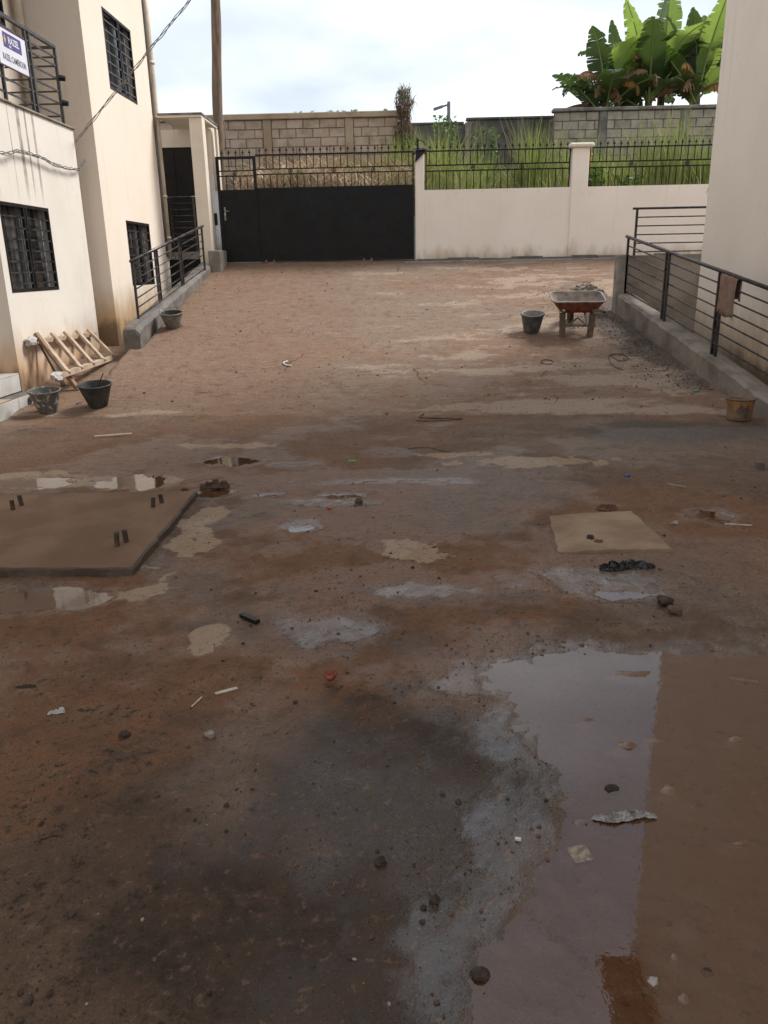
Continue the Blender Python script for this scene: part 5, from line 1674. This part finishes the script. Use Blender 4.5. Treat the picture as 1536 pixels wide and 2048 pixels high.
def rock(x, y, size, mat, label, name='stone', cat='stone', group=None, flat=.75, seed=None):
    o = MB().bm(rock_bm(size, seed or int(x * 977 + y * 131), flat, 2)).build(name, mat, smooth=False)
    o.location = (x, y, surf(x, y) + size * flat * .55)
    return tag(o, label, cat, group)
ROCKS = [  # world position, radius, material, label
    (-.37, 5.76, .035, 'brown_rock', 'round brown clod alone on wet mud behind the tan silt patch'),
    (1.37, 3.83, .042, 'clod', 'larger dark clod of the pair right of the tan cover'),
    (1.385, 3.72, .036, 'brown_rock', 'brown stone in front of the dark clod, below the black bag'),
    (.71, 2.32, .030, 'clod', 'dark stone poking out of the puddle above the clear plastic bag'),
    (-.09, 1.95, .022, 'clod', 'dark stone on the black mud, left of the square tile scrap'),
    (.99, 2.25, .016, 'brown_rock', 'small brown stone in the brown water right of the clear bag'),
    (.62, 1.55, .020, 'pale_rock', 'pale rimmed stone in the brown water near the bottom edge'),
    (.77, 1.585, .018, 'clod', 'dark stone in the brown water right of the pale rimmed one'),
    (.18, 1.56, .022, 'clod', 'dark clod at the mud edge of the puddle near the bottom'),
    (-1.12, 2.63, .020, 'clod', 'small dark stone on the red mud below the crumpled paper'),
    (1.21, 4.87, .036, 'clod', 'dark stone on the tan cover, the farther of two'),
    (1.245, 4.79, .032, 'brown_rock', 'brown stone on the tan cover, the nearer of two'),
    (-1.82, 5.98 + .12, .032, 'clod', 'dark clod behind the far right corner of the raised slab'),
    (-.78, 2.62, .022, 'pale_rock', 'grey flat stone on dark mud below the folded paper strip'),
    (.07, 1.80, .020, 'clod', 'dark clod on black mud between the puddle and the tile scrap'),
]
for x, y, s_, mt, lb in ROCKS:
    rock(x, y, s_, mt, lb)
def scatter(name, mat, n, label, fn, smin, smax, seed):
    r = random.Random(seed)
    protos = []
    for k in range(8):
        bm = rock_bm(1.0, seed * 10 + k, r.uniform(.5, .8), 1)
        bm.verts.index_update()
        protos.append((np.array([v.co[:] for v in bm.verts]), [[v.index for v in f.verts] for f in bm.faces]))
        bm.free()
    m = MB()
    for _ in range(n):
        x, y = fn(r)
        s_ = smin * (smax / smin) ** (r.random() ** 2.6)
        pv, pf = r.choice(protos)
        a = r.uniform(0, 6.283); c, s = math.cos(a) * s_, math.sin(a) * s_
        z = surf(x, y) + s_ * .22
        m.add(np.stack([pv[:, 0] * c - pv[:, 1] * s + x, pv[:, 0] * s + pv[:, 1] * c + y, pv[:, 2] * s_ + z], 1).tolist(), pf)
    return tag(m.build(name, mat), label, 'gravel', kind='stuff')
def f_near(r):
    y = 1.15 + 6.5 * r.random() ** 1.5
    return r.uniform(-.75, .62) * (y * .82 + .4), y
def f_clump(r):
    c = r.choice([(.25, 2.3, .35, .6), (-.2, 1.8, .5, .5), (-.1, 3.6, .6, .3), (.4, 1.75, .2, .3), (.8, 3.35, .5, .15), (1.6, 4.2, .6, .4), (-1.1, 3.0, .5, .5), (-.5, 4.2, .5, .3), (-.3, 2.9, .5, .5)])
    return r.gauss(c[0], c[2] * .6), max(1.0, r.gauss(c[1], c[3] * .6))
def f_fine(r):
    while True:
        y = 1.15 + 4.6 * r.random() ** 1.3
        x = r.uniform(-.75, .62) * (y * .82 + .4)
        if r.random() < float(sstep(.35, .75, fbs(np.array([x * 2.2]), np.array([y * 2.2]), 151, 4))[0]) + .06:
            return x, y
def f_kerb(r):
    y = 9.9 + 5.0 * r.random()
    return front_r(y) - .04 - abs(r.gauss(0, .38)), y
def f_ramp(r):
    return r.uniform(-4, 3.6), r.uniform(9.2, 16.8)
scatter('pebbles', 'clod', 950, 'dark pebbles strewn over the near mud', f_near, .0028, .013, 31)
scatter('pebbles', 'brown_rock', 900, 'small brown crumbs in patches on the near mud', f_clump, .0025, .011, 32)
scatter('pebbles', 'pale_rock', 110, 'scattered pale gravel grains on the near mud', f_near, .0025, .007, 33)
scatter('crumbs', 'clod', 5200, 'fine dark soil crumbs covering the near mud', f_fine, .0014, .0052, 41)
scatter('crumbs', 'brown_rock', 2600, 'fine reddish soil crumbs covering the near mud', f_near, .0014, .0050, 42)
M['rubble'] = pm('grey_brown_rubble', (0.085, 0.066, 0.052), (0.15, 0.118, 0.092), 12, .95, .6, .006, 60, 0, .15, rr=.03)
scatter('rubble', 'rubble', 3000, 'grey brown rubble and soil along the right kerb wall', f_kerb, .003, .020, 34)
scatter('pebbles', 'brown_rock', 420, 'small clods scattered over the ramp', f_ramp, .006, .022, 35)
# earth pile at the head of the right kerb wall
ep = MB()
NJ = 16
for j in range(NJ):
    for i in range(NJ):
        u, v = i / (NJ - 1) * 2 - 1, j / (NJ - 1) * 2 - 1
        x, y = 3.35 + .34 * u + .10 * v, 14.75 + .75 * v
        q = max(0, 1 - (u * u + v * v))
        ep.v.append((x, y, gz(x, y) - .03 + .03 * q + random.uniform(-.02, .04) * (q > .02)))
for j in range(NJ - 1):
    for i in range(NJ - 1):
        a = j * NJ + i
        ep.f.append((a, a + 1, a + NJ + 1, a + NJ))
tag(ep.build('earth_pile', 'wet_earth'), 'low pile of dark earth beside the head of the right kerb wall', 'earth pile')

def crumple(name, mat, label, cat, x, y, lx, ly, h, seed, rz=0, nx=22, ny=10, sharp=1.0):
    """crumpled sheet lying on the ground: ridged height field with pinched outline"""
    r = np.random.default_rng(seed)
    m = MB()
    ph = r.random(8) * 6.28
    for j in range(ny):
        for i in range(nx):
            u, v = i / (nx - 1) * 2 - 1, j / (ny - 1) * 2 - 1
            wv = (.40 + .60 * abs(math.sin(u * 2.0 + ph[0]))) * (1 - .35 * u * u)
            edge = (1 - abs(u) ** 3) * (1 - v * v)
            q1 = float(fbs(np.array([u * 2.6 + ph[1]]), np.array([v * 1.9 + ph[2]]), seed, 4)[0]); q2 = float(fbs(np.array([u * 1.3 + ph[3]]), np.array([v * 1.1]), seed + 9, 3)[0])
            rid = (1 - min(1, abs(q1 - .5) * 3.2)) * .75 + .45 * max(0, q2)
            px = u * lx + r.normal(0, lx * .03); py = v * ly * wv + .25 * ly * math.sin(u * 3 + ph[4]) + r.normal(0, ly * .07)
            c, s = math.cos(rz), math.sin(rz)
            gx, gy = x + px * c - py * s, y + px * s + py * c
            m.v.append((px * c - py * s, px * s + py * c, max(0, h * rid * (edge ** .5) * sharp + r.normal(0, h * .08)) + .003))
    for j in range(ny - 1):
        for i in range(nx - 1):
            a = j * nx + i
            m.f.append((a, a + 1, a + nx + 1, a + nx))
    o = m.build(name, mat)
    o.location = (x, y, max(surf(x, y), WL if (y < 3.3 and x > .5) else -1) + .001)
    return tag(o, label, cat)
crumple('plastic_bag', 'black_bag', 'crumpled black plastic bag in front of the tan cover', 'bag', 1.31, 4.36, .165, .055, .045, 6, .05, 34, 14)
crumple('plastic_bag', 'clear_bag', 'crumpled clear plastic bag lying in the puddle', 'bag', .71, 2.165, .105, .024, .020, 5, .03, 40, 14)
crumple('dead_leaf', 'leaf_dead', 'dark curled dead leaf behind the corner of the raised slab', 'leaf', -1.60, 6.22, .12, .06, .085, 7, .3)
crumple('dead_leaf', 'rust_leaf', 'reddish brown curled leaf at the back edge of the tan cover', 'leaf', 1.48, 5.52, .08, .05, .05, 9, .2, 14, 8)
crumple('paper_scrap', 'wrap', 'crumpled pinkish white paper scrap on the left red mud', 'paper', -1.46, 2.79, .035, .018, .022, 11, .2, 12, 8)
crumple('dead_leaf', 'brown_rock', 'small orange brown wood chip on mud near the lower left', 'wood chip', -1.16, 2.05, .040, .012, .014, 13, .15, 12, 6)
crumple('paper_scrap', 'pale_rock', 'white scrap on wet mud right of the tan cover', 'paper', 1.86, 5.17, .03, .02, .025, 15, .4, 10, 6)
crumple('dirt_scrap', 'clod', 'dark flattened scrap on the left mud above the paper scrap', 'scrap', -1.69, 3.0, .045, .013, .010, 17, .1, 12, 6)
# husk, strips, sticks, caps
nt = thing('fruit_husk', 'split orange brown fruit husk on the grey mud', 'husk', (-.34, 3.01, surf(-.34, 3.01)))
MB().lathe([(.0001, .0), (.022, .006), (.030, .022), (.026, .036), (.022, .034), (.02, .02), (.0001, .014)], 14, wob=lambda a, j: .12 * math.sin(3 * a)).build('shell', 'nut', nt, True, local=True)
MB().bm(rock_bm(.012, 5, .8, 1)).build('kernel', 'brown_rock', nt, local=True)
nt.children[-1].location = (0, 0, .026)
def flat_bit(name, cat, label, mat, a, b, w, h, twist=0.0):
    z = max(surf(*a), surf(*b)) + h / 2 + .001
    z2 = z
    A, B = Vector((a[0], a[1], surf(*a) + h / 2 + .003)), Vector((b[0], b[1], surf(*b) + h / 2 + .003))
    mid = (A + B) / 2 + Vector((0, 0, .002))
    m = MB()
    m.bar(A, mid, w, h); m.bar(mid, B, w * .9, h * .96)
    m = MB().bar(A, B, w, h)
    return tag(m.build(name, mat), label, cat)
flat_bit('plank', 'plank', 'thin pale plank lying on mud near the two black buckets', 'wood', (-3.42, 8.30), (-3.04, 8.42), .055, .016)
flat_bit('metal_bar', 'bar', 'short black bar lying on mud in front of the wet grey patch', 'black_metal', (-.87, 3.70), (-.77, 3.62), .03, .02)
flat_bit('paper_strip', 'paper', 'folded beige paper strip left of the orange husk', 'paper', (-.83, 2.93), (-.745, 2.98), .018, .004)
flat_bit('stick', 'stick', 'short white stick on dark mud beside the beige paper strip', 'paper', (-.905, 2.83), (-.88, 2.90), .006, .005)
flat_bit('stick', 'stick', 'pale flat stick in the brown water at the right edge', 'paper', (1.42, 3.085), (1.53, 3.05), .012, .008)
flat_bit('stick', 'stick', 'pale twig on red mud right of the tan cover', 'paper', (2.20, 5.16), (2.36, 5.10), .008, .008)
flat_bit('stick', 'stick', 'pale straw on the reddish mud behind the tan cover', 'wood', (2.13, 6.18), (2.24, 6.06), .009, .008)
flat_bit('cigarette_butt', 'litter', 'white cigarette butt on the black mud above the tile scrap', 'white', (.335, 2.05), (.352, 2.043), .008, .008)
flat_bit('plastic_scrap', 'scrap', 'bright green plastic scrap on the mud in the middle', 'green', (-.54, 7.06), (-.47, 7.06), .025, .012)
flat_bit('plastic_scrap', 'scrap', 'tiny red plastic scrap on wet mud near the centre', 'red', (-.60, 5.60), (-.575, 5.58), .018, .010)
flat_bit('plastic_scrap', 'scrap', 'teal plastic scrap on the ramp left of the paint bucket', 'teal', (3.62, 9.86), (3.68, 9.90), .035, .010)
flat_bit('plastic_scrap', 'scrap', 'blue scrap beside the spattered bucket', 'blue', (-4.33, 10.06), (-4.27, 10.08), .03, .012)
cp = MB().lathe([(.0001, .014), (.020, .014), (.024, .010), (.024, 0)], 14).build('bottle_cap', 'blue', smooth=True)
cp.location = (1.88, 6.45, surf(1.88, 6.45) + .002); tag(cp, 'blue bottle cap lying on the brown mud', 'bottle cap')
tl = MB().box(-.032, .032, -.034, .034, 0, .007, .002).build('tile_scrap', 'sponge')
tl.location = (.53, 2.0, surf(.53, 2.0) + .004); tl.rotation_euler = (R_(2), R_(-3), R_(12)); tag(tl, 'small square muddy tile scrap at the puddle edge', 'tile scrap')
sb = MB().box(-.035, .035, -.03, .03, 0, .07, .006).build('concrete_cube', 'cement_dark')
sb.location = (3.08, 6.66, surf(3.08, 6.66) - .004); tag(sb, 'small dark cube of concrete at the right edge', 'block')
def wire(label, pts, r0, mat, name='wire', cat='wire'):
    P = catmull([(x, y, surf(x, y) + r0 + .004) for x, y in pts], 8)
    return tag(MB().tube(P, r0, 6).build(name, mat, smooth=True), label, cat)
wire('dark strap curled on the foot of the ramp, right of centre', [(.22, 9.35), (.18, 9.2), (.42, 9.12), (.66, 9.12), (.52, 9.02), (.30, 8.98), (.12, 9.0)], .011, 'wood_dark', 'strap', 'strap')
wire('small wire ring lying on the ramp left of the wheelbarrow', [(1.99 + .085 * math.cos(a), 11.08 + .08 * math.sin(a)) for a in np.linspace(0, 5.6, 9)], .006, 'rubber')
wire('thin wire loop lying on the ramp in front of the wheelbarrow', [(2.92, 11.3), (2.98, 11.05), (3.12, 11.1), (3.08, 11.32), (2.9, 11.28), (2.85, 10.9), (2.95, 10.7)], .005, 'rubber')
wire('white curved scrap on the ramp, left of the middle', [(-1.70, 11.34), (-1.75, 11.26), (-1.70, 11.18), (-1.62, 11.14)], .010, 'white', 'scrap', 'scrap')
wire('bent dark twig on the mud just below the foot of the ramp', [(.02, 7.55), (.2, 7.62), (.36, 7.45), (.44, 7.40)], .006, 'wood_dark', 'twig', 'twig')
wire('small wire on the kerb end by the left ramp railing', [(-4.32, 12.42), (-4.30, 12.5)], .004, 'rubber') if False else None
